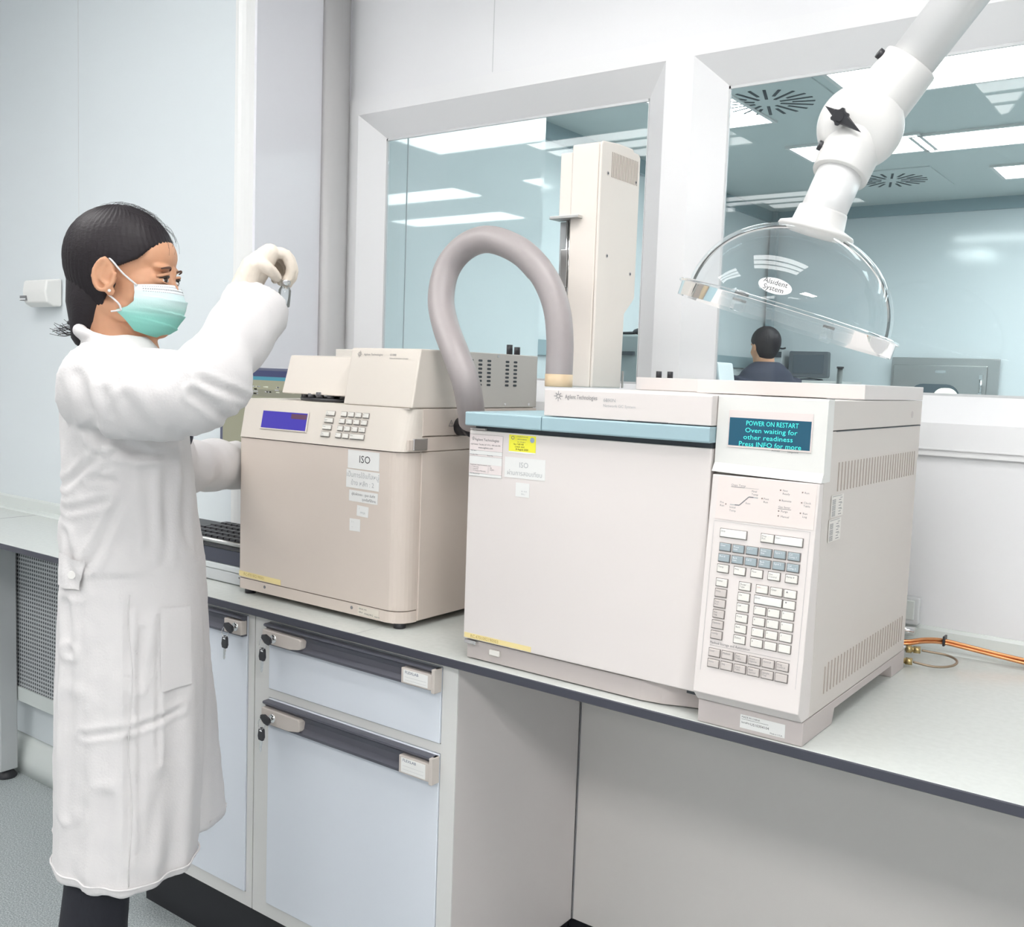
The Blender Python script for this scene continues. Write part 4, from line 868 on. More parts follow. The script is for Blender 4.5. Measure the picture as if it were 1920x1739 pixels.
#=EXTRACTION ARM=
r2_ = r2
t = thing('extraction_arm', 'white fume extraction arm with a clear dome hood hanging over the white oven', 'extraction arm', (-.64, 1.64, 1.53))
rimc = Vector((-.638, 1.638, 1.531)); A1 = r2_*.338+u2*.941; vd_ = (rimc-Vector((0, 0, 1.4087))).normalized(); A1 = (A1-vd_*A1.dot(vd_)).normalized(); A1 = (A1+vd_*.035).normalized()
R1 = (r2_*.941-u2*.338); R1 = (R1-A1*R1.dot(A1)).normalized(); R3 = A1.cross(R1)
TD = Matrix((R1, R3, A1)).transposed().to_4x4(); TD.translation = rimc
b = MB(); dome = []
for k in range(17):
    a = PI/2*k/16; dome.append((max(.028, .172*math.cos(a)**.94), .002+.143*math.sin(a)))
dome = [p for p in dome if p[0] > .03]+[(.03, .145)]
b.lathe(dome, ACRYL, TD, 96); b.lathe([(max(.027, r-.004), max(-.001, z-.0035)) for r, z in dome], thin_glass('clear_acrylic_inner', (.99, .993, .993), 1.03), TD, 96); part(b, 'dome', t)
b = MB(); b.lathe([(.167, .004), (.186, .004), (.189, .002), (.189, -.001), (.1865, -.002), (.1845, -.002), (.1845, -.024), (.1815, -.024), (.1815, -.001), (.167, 0), (.167, .004)], ACRYLR, TD, 96); part(b, 'rim', t)
for a in (-2.2, .9):
    b = MB(); Q = TD @ Matrix.Rotation(a, 4, 'Z') @ Matrix.Translation((.176, 0, 0)); b.box(-.006, .010, -.009, .009, -.026, .006, ACRYLR, .002, T=Q)
    part(b, 'clip', t)
b = MB(); b.lathe([(.001, .176), (.040, .176), (.041, .172), (.044, .150), (.062, .143), (.064, .139), (.062, .136), (.001, .134)], ARMW, TD, 48); part(b, 'collar', t)

# oval sticker on the dome
b = MB()
lon, lat = -1.95, math.radians(10)
def dsurf(lo, la, off=.0012): return TD @ Vector(((.172*math.cos(la)**.94+off)*math.cos(lo), (.172*math.cos(la)**.94+off)*math.sin(lo), .002+.143*math.sin(la)))
ov = []; n = 28
for ring in (0, .5, 1):
    for k in range(n): a = 2*PI*k/n; ov.append(dsurf(lon+ring*.155*math.cos(a), lat+ring*.085*math.sin(a)))
b.add(ov, [(i*n+k, i*n+(k+1) % n, (i+1)*n+(k+1) % n, (i+1)*n+k) for i in range(2) for k in range(n)], mat('dome_sticker_white', (.82, .82, .82), .3), True)
c0 = dsurf(lon, lat, .0022); ex = (dsurf(lon+.05, lat, .0022)-dsurf(lon-.05, lat, .0022)).normalized(); ey = (dsurf(lon, lat+.05, .0022)-dsurf(lon, lat-.05, .0022)).normalized()
TS = FR(c0, ex, ex.cross(ey))
b.text('Alsident', .0115, TS @ Matrix.Translation((0, .0012, .0022)), INK, 'CENTER'); b.text('System', .0115, TS @ Matrix.Translation((0, -.0088, .0022)), INK, 'CENTER')
part(b, 'sticker', t, 'oval sticker reading Alsident System')
# lower tube, socket, joint, upper tube
P0_ = rimc+A1*.16; ball = Vector((-.560, 1.722, 1.846)); dl = (ball-P0_).normalized(); LL = (ball-P0_).length
def along(p, d, m0=0): 
    d = d.normalized(); a = Vector((0, 0, 1)).cross(d).normalized(); c = d.cross(a); m = Matrix((a, c, d)).transposed().to_4x4(); m.translation = p+d*m0; return m
b = MB(); b.cyl(P0_-dl*.01, dl, .0375, LL*.62, ARMT, 40); part(b, 'lower_tube', t)
b = MB(); Q = along(P0_, dl); b.lathe([(.001, LL*.47), (.0455, LL*.47), (.0465, LL*.48), (.049, LL*.75), (.050, LL*.98), (.001, LL*.98)], ARMW, Q, 40); part(b, 'lower_socket', t)
ax = (-fwd*.80+r2_*-.38+u2*-.25).normalized()   # pivot axis of the disc joint, roughly facing the room
b = MB(); Q = along(ball, ax); b.lathe([(.001, -.048), (.045, -.048), (.060, -.042), (.066, -.030), (.068, -.018), (.0685, .010), (.0695, .012), (.0700, .018), (.068, .024), (.0645, .036), (.055, .047), (.036, .054), (.001, .056)], ARMW, Q, 64); part(b, 'joint', t)
du = (r2_*.585+u2*.79-fwd*.33).normalized()
b = MB(); Q = along(ball, du); b.lathe([(.001, .0), (.050, .0), (.049, .05), (.0470, .120), (.046, .1225), (.001, .1225)], ARMW, Q, 40); part(b, 'upper_socket', t)
top = ball+du*((CEIL-.012-ball.z)/du.z)
b = MB(); b.tube([ball+du*.10, top], .0385, ARMT, 40); part(b, 'upper_tube', t)
b = MB(); b.lathe([(.001, -.03), (.10, -.03), (.11, -.022), (.11, -.001), (.001, -.001)], ARMW, Matrix.Translation((top.x, top.y, CEIL)), 40); part(b, 'ceiling_mount', t)
# lever knob
kp = ball+ax*.056+u2*.016-r2_*.028; Q = along(kp, ax)
b = MB(); pr = []
for k in range(24):
    a = 2*PI*k/24; r = .0145 if (k//2) % 2 == 0 else .0115; pr.append((r*math.cos(a), r*math.sin(a)))
b.prism(pr, -.004, .010, BLACKP, 'z', bev=.001, T=Q); b.cyl(kp+ax*.010, ax, .007, .004, BLACKP, 16)
kd = (r2_*.80-u2*.58); kd = (kd-ax*kd.dot(ax)).normalized(); kn = ax.cross(kd)
V = [kp+ax*.004+kn*.010+kd*.004, kp+ax*.004-kn*.010+kd*.004, kp+ax*.008+kd*.044, kp+ax*.012+kn*.008, kp+ax*.012-kn*.008]
b.add(V, [(0, 1, 2), (3, 2, 4), (0, 2, 3), (1, 4, 2), (0, 3, 4, 1)], BLACKP)
V = [kp+ax*.004+kn*.008-kd*.004, kp+ax*.004-kn*.008-kd*.004, kp+ax*.006-kd*.030, kp+ax*.010+kn*.006, kp+ax*.010-kn*.006]
b.add(V, [(1, 0, 2), (4, 2, 3), (2, 0, 3), (4, 1, 2), (1, 4, 3, 0)], BLACKP)
part(b, 'lever_knob', t)
for c_, d_ in ((P0_+dl*LL*.66, dl), (ball+du*.105, du)):
    side = (-r2_*.9+u2*.35); side = (side-d_*side.dot(d_)).normalized()
    b = MB(); b.cyl(c_+side*.044, side, .0085, .010, BLACKP, 14); part(b, 'side_screw', t)

#=PEOPLE=
def nz(p, s): return noise.noise(Vector(p)*s)
def loft(b, secs, m, n=48, caps=True):
    """secs = (z, fn(theta)->(x,y))"""
    vs = []
    for z, f in secs:
        for k in range(n): x, y, *dz = f(2*PI*k/n); vs.append((x, y, z+(dz[0] if dz else 0)))
    N = len(secs); fs = [(i*n+k, i*n+(k+1) % n, (i+1)*n+(k+1) % n, (i+1)*n+k) for i in range(N-1) for k in range(n)]
    if caps: fs += [tuple(range(n))[::-1], tuple(range((N-1)*n, N*n))]
    b.add(vs, fs, m, True)
def lerp_tab(tab, z):
    if z <= tab[0][0]: return tab[0][1:]
    for a, c in zip(tab, tab[1:]):
        if z <= c[0]:
            u = (z-a[0])/(c[0]-a[0]); u = u*u*(3-2*u)*.35+u*.65; return tuple(p+(q-p)*u for p, q in zip(a[1:], c[1:]))
    return tab[-1][1:]

W = thing('person', 'woman in a long white lab coat and green face mask holding up a vial', 'person', (-1.57, 1.0, 0))
WR = Matrix.Rotation(math.atan2(.84344, .53722), 4, 'Z'); W.matrix_world = Matrix.Translation((-1.57, 1.0, 0)) @ WR
W.rotation_mode = 'XYZ'; W.location = (-1.57, 1.0, 0); W.rotation_euler = (0, 0, math.atan2(.84344, .53722))
def wpart(me, name, parent=W, label=None):
    o = bpy.data.objects.new(name, me); COL.objects.link(o); o.parent = parent
    if label: o['label'] = label
    return o
# head frame: x forward, y left, z up; turned a little towards the room
HX, HY, HZ = -.008, -.005, 1.553
HM = Matrix.Translation((HX, HY, HZ)) @ Matrix.Rotation(math.radians(-19), 4, 'Z') @ Matrix.Rotation(math.radians(3), 4, 'Y')
def h3(p): return HM @ Vector(p)
def Rh(e=(0, 0, 0)): return (HM.to_3x3() @ Euler(e).to_matrix()).to_quaternion()
# ---- body: head, neck, torso core, arms, legs as one skin
b = MB()
E_ = lambda c, r, e=(0, 0, 0): b.ell(h3(c), r, SKIN, Rh(e), 28, 18)
E_((-.008, 0, .032), (.084, .068, .078)); E_((.030, 0, -.02), (.058, .058, .080)); E_((.040, 0, .040), (.046, .055, .042))
E_((.040, 0, -.072), (.044, .040, .030)); E_((.062, 0, -.084), (.020, .018, .016)); E_((.0, 0, -.05), (.055, .052, .045))
for s_ in (1, -1):
    E_((.046, s_*.034, -.030), (.030, .024, .026)); E_((.070, s_*.026, .020), (.014, .022, .006)); E_((.016, s_*.044, -.052), (.026, .012, .026), (0, -.5, 0))
    E_((.066, s_*.031, -.001), (.016, .017, .012))
E_((.076, 0, .006), (.011, .009, .022), (0, .25, 0)); E_((.082, 0, -.020), (.010, .010, .018), (0, .3, 0)); E_((.085, 0, -.033), (.010, .012, .010)); E_((.076, 0, -.055), (.014, .020, .014))
for s_ in (1, -1):      # ears: shell, rim and lobe
    b.ell(h3((-.006, s_*.0725, -.003)), (.0165, .0060, .0275), SKIN, Rh((s_*-.12, .22, s_*-.26)), 20, 12)
    rim = []
    for k in range(15):
        a = math.radians(-95+k*19.5); rr = 1.0 if k < 11 else .92
        rim.append(h3((-.005-.0165*math.sin(a+.1)*rr*1.0, s_*(.0805+.002*math.sin(a)), -.002+.027*-math.cos(a)*rr)))
    b.tube(rim, .0040, SKIN, 8, round_caps=True); b.ell(h3((.004, s_*.073, -.029)), (.008, .005, .009), SKIN, Rh(), 12, 8); b.ell(h3((.008, s_*.072, -.008)), (.005, .006, .010), SKIN, Rh(), 12, 8); b.tube(spline([h3((-.002, s_*.0795, .016)), h3((-.009, s_*.080, .004)), h3((-.010, s_*.0795, -.010)), h3((-.002, s_*.079, -.019))], 4), .0028, SKIN, 8, round_caps=True)
neck = [(-.030, 0, 1.545), (-.030, 0, 1.50), (-.024, 0, 1.46), (-.016, 0, 1.42), (-.008, 0, 1.37)]
b.tube(neck, [.044, .046, .047, .052, .07], SKIN, 24, sq=.95)
b.tube([(.028, -.018, 1.478), (.020, -.014, 1.445), (.028, -.004, 1.405)], [.022, .026, .030], SKIN, 12)
b.ell((-.01, 0, 1.30), (.085, .13, .11), SKIN); b.ell((-.01, 0, 1.15), (.075, .115, .13), SKIN); b.ell((-.01, 0, .98), (.085, .14, .12), SKIN)
SH_R, EL_R, WR_R = Vector((-.045, -.140, 1.372)), Vector((.103, -.262, 1.366)), Vector((.183, -.112, 1.535))
SH_L, EL_L, WR_L = Vector((.0, .150, 1.375)), Vector((.080, .300, 1.200)), Vector((.222, .500, 1.175))
b.tube([SH_R, EL_R, WR_R], [.040, .034, .024], SKIN, 16); b.tube([SH_L, EL_L, WR_L], [.040, .034, .024], SKIN, 16)
for s_ in (1, -1): b.tube([(-.03, s_*.075, .95), (-.055, s_*.075, .50), (-.055, s_*.080, .09)], [.070, .048, .036], SKIN, 16, round_caps=True)
me = bake(b, 'body', .0028, 3); body = wpart(me, 'body')
# ---- eyes and brows
def hmesh(build, name, label=None, parent=W):
    b = MB(); build(b); return wpart(b.mesh(name), name, parent, label)
for s_ in (-1, 1):
    def eb(b, s_=s_):
        yaw_ = s_*.34
        b.ell(h3((.0735, s_*.031, -.001)), (.0098, .0135, .0050), EYEW, Rh((0, 0, yaw_)), 20, 14)
        b.ell(h3((.0775, s_*.0330, .0000)), (.0064, .0068, .0060), IRIS, Rh((0, 0, yaw_)), 16, 10)
    e = hmesh(eb, 'eye')
    def lb(b, s_=s_):
        P = [h3((.0700+.0145*math.sin(PI*k/10)**.7, s_*(.0455-.0290*k/10), .0005+.0060*math.sin(PI*k/10)-.001*(k/10))) for k in range(11)]
        b.tube(P, [.0010+.0009*math.sin(PI*k/10) for k in range(11)], IRIS, 8)
        P = [h3((.0700+.0125*math.sin(PI*k/10)**.7, s_*(.0455-.0290*k/10), -.0010-.0052*math.sin(PI*k/10))) for k in range(11)]
        b.tube(P, .0012, SKIN, 8)
        P = [h3((.0690+.0150*math.sin(PI*k/10)**.7, s_*(.0475-.0320*k/10), .0040+.0062*math.sin(PI*k/10))) for k in range(11)]
        b.tube(P, .0024, SKIN, 8)
    lo = hmesh(lb, 'eyelids')
    def bb(b, s_=s_):
        P = [h3((.0700+.0165*math.sin(PI*(k+1)/12)**.6, s_*(.0500-.0385*k/10), .0170+.0040*math.sin(PI*k/9))) for k in range(11)]
        b.tube(P, [.0008+.0013*math.sin(PI*(.12+.80*k/10)) for k in range(11)], BROW, 8, sq=.6)
    hmesh(bb, 'eyebrow')
# ---- hair cap: covers crown and back, hairline slants from the forehead down to the ear
def hair_cap(hm, front=.066, rad=(.0925, .0775, .0875), c=(-.010, 0, .034), nape=-.085, parent=W, m=HAIR):
    b = MB(); nu, nv = 160, 110; vs = []
    for j in range(nv+1):
        for i in range(nu):
            th = PI*j/nv; ph = 2*PI*i/nu; d = Vector((math.sin(th)*math.cos(ph), math.sin(th)*math.sin(ph), math.cos(th)))
            p = Vector((c[0]+d.x*rad[0], c[1]+d.y*rad[1], c[2]+d.z*rad[2]))
            if d.z < 0 and d.x < .25:      # the back hair falls straight towards the nape
                p.z = c[2]+d.z*rad[2]*1.32; p.x = c[0]+d.x*rad[0]*(1-.20*d.z*d.z)-.004*abs(d.z); p.y = p.y*(1-.10*abs(d.z))
            # hairline value >0 inside hair
            x, z = p.x, p.z; ay = abs(p.y)
            hl = .012+.46*max(0, x-.006)+0.5*max(0, x-.045)-.25*max(0, ay-.05)
            if x < .006: hl = .012-9*max(0, .006-x-.012) if x > -.03 else -.6
            k = (z-hl)/.005; k = max(0, min(1, k)); k = k*k*(3-2*k)
            p = Vector(c)+(p-Vector(c))*(.86+.14*k); strand = .0007*math.sin(ph*55+2*math.sin(th*7))*k
            vs.append(hm @ (p+d*strand))
    fs = [(j*nu+i, j*nu+(i+1) % nu, (j+1)*nu+(i+1) % nu, (j+1)*nu+i) for j in range(nv) for i in range(nu)]
    b.add(vs, fs, m, True); bmesh.ops.remove_doubles(b.bm, verts=b.bm.verts, dist=1e-5); bmesh.ops.recalc_face_normals(b.bm, faces=b.bm.faces)
    return b
b = hair_cap(HM); hair = wpart(b.mesh('hair'), 'hair')
b = MB(); b.tube([h3((-.056, 0, -.01)), h3((-.053, -.002, -.050)), h3((-.054, -.004, -.080)), h3((-.058, -.004, -.102))], [.040, .041, .034, .026], HAIR, 24, sq=1.3, round_caps=True)
for k in range(26):
    a = random.uniform(-.5, .5); z0 = random.uniform(-.10, -.085)
    P = [h3((-.066, -.004+a*.02, z0)), h3((-.080-random.uniform(0, .010), -.006+a*.03, z0-.006+random.uniform(-.006, .006))), h3((-.094-random.uniform(0, .018), -.01+a*.05, z0-.002+random.uniform(-.012, .010)))]
    b.tube(spline(P, 4), .0004, HAIR, 4)
wpart(b.mesh('hair_tail'), 'hair_tail')
b = MB(); P = [h3((-.061+.0215*math.cos(a*PI/8), -.004+.025*math.sin(a*PI/8), -.086)) for a in range(17)]; b.tube(P, .0042, BLACKP, 8, caps=False)
for k in range(5): b.ell(h3((-.083, -.004+(k-2)*.006, -.086)), (.004, .004, .004), BLACKP, None, 8, 6)
wpart(b.mesh('hair_tie'), 'hair_tie')
b = MB()
for k in range(70):
    a0 = random.uniform(-.35, .95); y0 = random.uniform(-.045, .03); L = random.uniform(.02, .055)
    r = .0905; P = []
    for i in range(5):
        a = a0+L/r*i/4; h_ = .0005+.0075*math.sin(PI*i/4)*random.uniform(.3, 1)
        P.append(h3((-.010+(.0925+h_)*math.sin(a), y0+.002*i, .034+(.0875+h_)*math.cos(a)*math.sqrt(max(.1, 1-(y0/.0775)**2)))))
    b.tube(P, .00022, HAIR, 3, caps=False)
wpart(b.mesh('loose_hairs'), 'loose_hairs')['kind'] = 'stuff'
# ---- mask
b = MB()
def maskp(u, v, off=0.):
    """u: -1..1 across the face, v: 0 top .. 1 bottom"""
    def tab(T_, v):
        for a, c in zip(T_, T_[1:]):
            if v <= c[0]: t_ = (v-a[0])/(c[0]-a[0]); return a[1]+(c[1]-a[1])*t_
        return T_[-1][1]
    xf = tab(((0, .0940), (.12, .0980), (.30, .1040), (.45, .1045), (.62, .1010), (.80, .0920), (.92, .0800), (1, .0640)), v)
    xs_ = tab(((0, .038), (.2, .041), (.40, .041), (.50, .030), (.57, .012), (.62, .013), (.8, .026), (1, .036)), v)
    hw = tab(((0, .0590), (.35, .0640), (.6, .0615), (.8, .0530), (1, .0390)), v)
    zt = tab(((0, -.0070), (1, -.0980)), v); zs = tab(((0, -.0135), (.35, -.036), (.55, -.056), (.75, -.070), (1, -.0900)), v)
    a = abs(u)**1.0; y = hw*math.sin(u*PI/2); cx = math.cos(u*PI/2)
    x = xs_+(xf-xs_)*cx**.85
    pinch = .006*math.exp(-(u/.16)**2)*math.exp(-(v/.12)**2)
    pl = 0
    for pv, sl in ((.28, .02), (.55, .10), (.80, .16)):
        q = v-(pv+sl*u*.8)
        if q > 0: pl += .0042*math.exp(-q/.07)*cx**.35
    return h3((x-pinch+off+pl, y*(1+off*6), zt+(zs-zt)*(1-cx)**1.1))
nu, nv = 41, 60
for off, flip in ((0.0, False), (-.0016, True)):
    vs = [maskp(-1+2*i/(nu-1), j/(nv-1), off) for j in range(nv) for i in range(nu)]
    b.add(vs, [((j*nu+i, (j+1)*nu+i, (j+1)*nu+i+1, j*nu+i+1) if flip else (j*nu+i, j*nu+i+1, (j+1)*nu+i+1, (j+1)*nu+i)) for j in range(nv-1) for i in range(nu-1)], MASK, True)
mk = b.mesh('face_mask')
mk.transform(HM.inverted()); mo = wpart(mk, 'face_mask'); mo.matrix_local = HM
b = MB()
for vv in (.045, .095, .105, .155):
    for i in range(46):
        u0 = -.9+1.8*i/46; p = maskp(u0, vv, .0006); q = maskp(u0+.020, vv, .0006); b.tube([p, q], .00028, INKG, 4)
o = wpart(b.mesh('stitching'), 'stitching', mo); o.matrix_parent_inverse = HM.inverted()
b = MB()
for s_ in (-1, 1):
    pa, pb = maskp(s_*.97, .03), maskp(s_*.97, .58)
    b.tube(spline([pa, h3((.022, s_*.070, .002)), h3((.006, s_*.0765, .020)), h3((-.004, s_*.072, .026))], 6), .0016, STRAP, 8)
    b.tube(spline([pb, h3((.016, s_*.066, -.048)), h3((.000, s_*.072, -.034))], 6), .0016, STRAP, 8)
    b.tube([pb, h3((.004, s_*.066, -.062))], .0014, STRAP, 6)
wpart(b.mesh('mask_straps'), 'mask_straps')
b = MB(); b.ell(h3((.0045, -.0795, -.0285)), (.0028, .0028, .0028), PEARL, None, 12, 8); wpart(b.mesh('earring'), 'earring')

# ---- lab coat
TAB = [  # z, back x, front x (near half), half width near, half width far, far-front flare
 (.535, -.124, .118, .205, .190, .058), (.60, -.122, .124, .200, .185, .048), (.73, -.124, .130, .190, .175, .030), (.865, -.122, .133, .178, .165, .014), (.955, -.119, .132, .168, .155, .008),
 (1.06, -.112, .126, .155, .145, .006), (1.15, -.110, .116, .150, .142, .004), (1.25, -.110, .104, .155, .150, .0), (1.33, -.110, .094, .168, .165, 0.), (1.38, -.100, .080, .165, .165, 0), (1.41, -.088, .062, .135, .14, 0), (1.435, -.078, .046, .095, .10, 0), (1.452, -.072, .034, .070, .075, 0)]
def csec(z):
    bx, fx, wn, wf, fl = lerp_tab(TAB, z)
    def f(t):
        cx = (bx+fx)/2; rx = (fx-bx)/2; c_, s_ = math.cos(t), math.sin(t)
        e = .86
        X = cx+rx*math.copysign(abs(c_)**e, c_); Y = (wf if s_ > 0 else wn)*math.copysign(abs(s_)**e, s_)
        low = max(0, (1.05-z)/.55); fold = .0075*low*math.sin(t*7+.6+2*nz((math.cos(t), math.sin(t), z*.8), 1.2))+.004*low*math.sin(t*15+z*2)
        X += fold*c_; Y += fold*s_
        if fl: X += fl*math.exp(-((t-.30)/.30)**2)
        dz = 0
        if z < .52: dz = .012*math.sin(t*2+1)*0
        return X, Y, dz
    return f
b = MB(); zs = [.540+(1.452-.540)*k/70 for k in range(71)]
loft(b, [(z, csec(z)) for z in zs], COAT, 96)
# sleeves, loose
ctr = spline([SH_R+Vector((-.015, .045, .0)), SH_R+Vector((.03, -.01, -.012)), SH_R.lerp(EL_R, .55)+Vector((0, 0, -.010)), EL_R+Vector((-.008, 0, -.002)), EL_R+Vector((.020, .012, .030)), EL_R.lerp(WR_R, .42)+Vector((.010, 0, -.008)), EL_R.lerp(WR_R, .74)+Vector((.020, 0, -.012)), WR_R+Vector((.022, 0, -.030))], 7)
N_ = len(ctr); rr = []
for i in range(N_):
    u = i/(N_-1); r = .074-.004*u if u < .35 else .068
    if u > .35: r = .070-.014*min(1, (u-.35)/.35)+.005*max(0, (u-.8)/.2)
    r += .004*math.sin(u*26)*(1-abs(2*u-.9)*.6); rr.append(r*.96)
b.tube(ctr, rr, COAT, 32)
ctl = spline([SH_L+Vector((-.01, -.04, 0)), SH_L+Vector((.01, .02, -.02)), SH_L.lerp(EL_L, .6), EL_L+Vector((0, 0, 0)), EL_L.lerp(WR_L, .5), WR_L+Vector((.01, .01, 0))], 7)
b.tube(ctl, [.066-.010*i/len(ctl)+.003*math.sin(i*1.1) for i in range(len(ctl))], COAT, 28)
# collar roll
cr = [(-.070, .050, 1.452), (-.078, 0, 1.460), (-.070, -.046, 1.455), (-.040, -.062, 1.444), (-.004, -.050, 1.430), (.026, -.022, 1.412), (.042, -.004, 1.392)]
b.tube(spline(cr, 5), [.0125]*31, COAT, 12, round_caps=True)
me = bake(b, 'lab_coat', .0055, 5)
# creases and gathers: displaced along the normal (near side follows the photo's folds)
CRE = [(-.085, .845, -.06, .60, .003, .014), (-.075, 1.385, -.040, 1.29, .006, .010), (-.04, 1.29, .02, 1.262, .007, .009), (-.055, 1.30, -.03, 1.25, .005, .010), (-.02, 1.262, .060, 1.258, .006, .007), (-.035, 1.36, -.015, 1.31, .004, .008), (.00, 1.35, .03, 1.30, .004, .010),
       (-.105, 1.20, -.045, 1.255, .004, .006), (-.10, 1.16, -.03, 1.185, .0035, .006), (-.10, 1.12, -.075, 1.03, .004, .007), (-.062, 1.075, -.01, 1.19, .004, .007), (.0, 1.03, .0, .60, .0035, .004), (.006, 1.0, .009, .62, -.003, .005),
       (-.09, .93, -.095, .66, .005, .007), (-.095, 1.01, -.090, .93, .005, .006), (-.07, .80, -.005, .815, .003, .005), (.005, .815, .08, .830, .0045, .005), (.045, .99, .045, .75, .003, .004), (.02, .97, .012, .88, .004, .006), (-.035, .70, -.03, .55, .004, .012), (.05, .72, .03, .60, .003, .012),
       (.085, 1.30, .095, 1.10, .003, .006), (.06, 1.24, .055, 1.08, .003, .008), (.025, 1.24, .035, 1.10, .003, .008), (.10, 1.385, .165, 1.36, .005, .006), (.09, 1.365, .145, 1.325, .006, .007), (-.06, 1.22, -.02, 1.215, .003, .005)]
def coat_disp(p, nrm):
    d = .0045*nz((p.x, p.y, p.z*.35), 14)+.0012*nz((p.x, p.y, p.z), 45)
    if p.z > 1.06: d += .006*nz((p.x*1.2+p.z*.6, p.y*1.2, p.z*.8), 13)
    if nrm.y < .25:
        for x0, z0, x1, z1, dp, wd in CRE:
            dx, dz = x1-x0, z1-z0; L2 = dx*dx+dz*dz; t_ = max(0, min(1, ((p.x-x0)*dx+(p.z-z0)*dz)/L2)); e = math.hypot(p.x-x0-dx*t_, p.z-z0-dz*t_)
            if e < wd*3: d += -dp*math.exp(-(e/wd)**2)*math.sin(PI*min(1, .12+t_*.88))**.5+dp*.6*math.exp(-((e-wd*1.9)/wd)**2)
    return d
displace(me, coat_disp)
coat = wpart(me, 'lab_coat')
from mathutils.bvhtree import BVHTree
bt_ = bmesh.new(); bt_.from_mesh(me); COATTREE = BVHTree.FromBMesh(bt_)
def coat_surf(x, z, off=.0015):
    h = COATTREE.ray_cast(Vector((x, -1, z)), Vector((0, 1, 0)))
    if h[0] is None: h = COATTREE.find_nearest(Vector((x, -.1, z)))
    return h[0]+h[1]*off
def coat_surf_old(x, z, off=.0015):
    """point on the near side of the coat for a given x, z"""
    fx = csec(z); best = None
    for k in range(90):
        t_ = PI+PI*k/90; X, Y, _ = fx(t_)
        if best is None or abs(X-x) < best[0]: best = (abs(X-x), X, Y)
    return Vector((x, best[2]-off, z))
def patch(name, pts, nu=8, nv=10, off=.004, th=.002, label=None):
    """cloth patch with corners pts (tl,tr,br,bl) in (x,z)"""
    b = MB(); tl, tr, br, bl = pts
    for o_ in (off, off-th):
        vs = []
        for j in range(nv):
            for i in range(nu):
                u, v_ = i/(nu-1), j/(nv-1); x = (tl[0]*(1-u)+tr[0]*u)*(1-v_)+(bl[0]*(1-u)+br[0]*u)*v_; z = (tl[1]*(1-u)+tr[1]*u)*(1-v_)+(bl[1]*(1-u)+br[1]*u)*v_
                vs.append(coat_surf(x, z, o_+.0008*nz((x, z, 0), 60)))
        b.add(vs, [(j*nu+i, (j+1)*nu+i, (j+1)*nu+i+1, j*nu+i+1) for j in range(nv-1) for i in range(nu-1)], COAT, True)
    return wpart(b.mesh(name), name, coat, label)
patch('pocket', ((.048, 1.005), (.095, 1.000), (.097, .870), (.050, .868)), off=.0030, th=.0028)
patch('back_belt', ((-.104, 1.088), (-.066, 1.083), (-.072, 1.035), (-.106, 1.034)), off=.0055, th=.005)
c_ = coat_surf(-.080, 1.058, .0095); b = MB(); b.cyl(c_, (-.25, -1, 0), .0065, .003, PEARL, 20)
wpart(b.mesh('button'), 'button', coat, 'white belt button')
b = MB(); P = [coat_surf(.002+.003*math.sin(z*30), z, .0006) for z in [.56+.47*k/40 for k in range(41)]]; b.tube(P, .0010, COAT, 6); wpart(b.mesh('side_seam'), 'side_seam', coat)
# hem band and cuffs as stitched rims
b = MB(); fz = csec(.552); P = [Vector((fz(2*PI*k/96)[0]*1.012, fz(2*PI*k/96)[1]*1.012, .556)) for k in range(97)]; b.tube(P, .0018, COAT, 6, caps=False); wpart(b.mesh('hem_seam'), 'hem_seam', coat)
# shirt seen in the coat opening
b = MB(); b.ell((.082, .0, 1.285), (.026, .05, .035), NAVY, None, 20, 12); wpart(b.mesh('shirt'), 'shirt', W, 'dark navy shirt in the coat opening')
# trousers and shoes
b = MB()
for s_ in (-1, 1): b.tube([(-.020, s_*.066, .88), (-.040, s_*.068, .64), (-.058, s_*.072, .42), (-.058, s_*.076, .30), (-.055, s_*.080, .075)], [.066, .054, .056, .058, .062], TROUSER, 28)
b.ell((-.005, 0, .90), (.080, .12, .12), TROUSER)
me = bake(b, 'trousers', .008, 4)
displace(me, lambda p, q: .004*nz((p.x, p.y, p.z*.5), 12))
wpart(me, 'trousers')
for s_ in (-1, 1):
    b = MB(); b.ell((.030, s_*.084, .040), (.125, .043, .038), BLACKP, None, 28, 14); b.box(-.09, .15, s_*.084-.038, s_*.084+.038, .0, .022, BLACKP, .010)
    wpart(bake(b, 'shoe', .006, 3), 'shoe')
# ---- gloved hands: palm, four fingers, thumb
def hand(name, palm, fingers, voxel=.0016):
    b = MB()
    for P, R_ in palm: b.tube(P, R_, GLOVE, 20, round_caps=True)
    for P, R_ in fingers: b.tube(spline(P, 3), [R_[0]+(R_[1]-R_[0])*i/(3*(len(P)-1)) for i in range(3*(len(P)-1)+1)], GLOVE, 14, round_caps=True)
    me = bake(b, name, voxel, 3)
    displace(me, lambda p, q: .0007*nz((p.x*1.6, p.y, p.z*.7), 170)+.0004*nz(p, 60))
    return me
def L(px, y, z): return Vector((px, y, z))
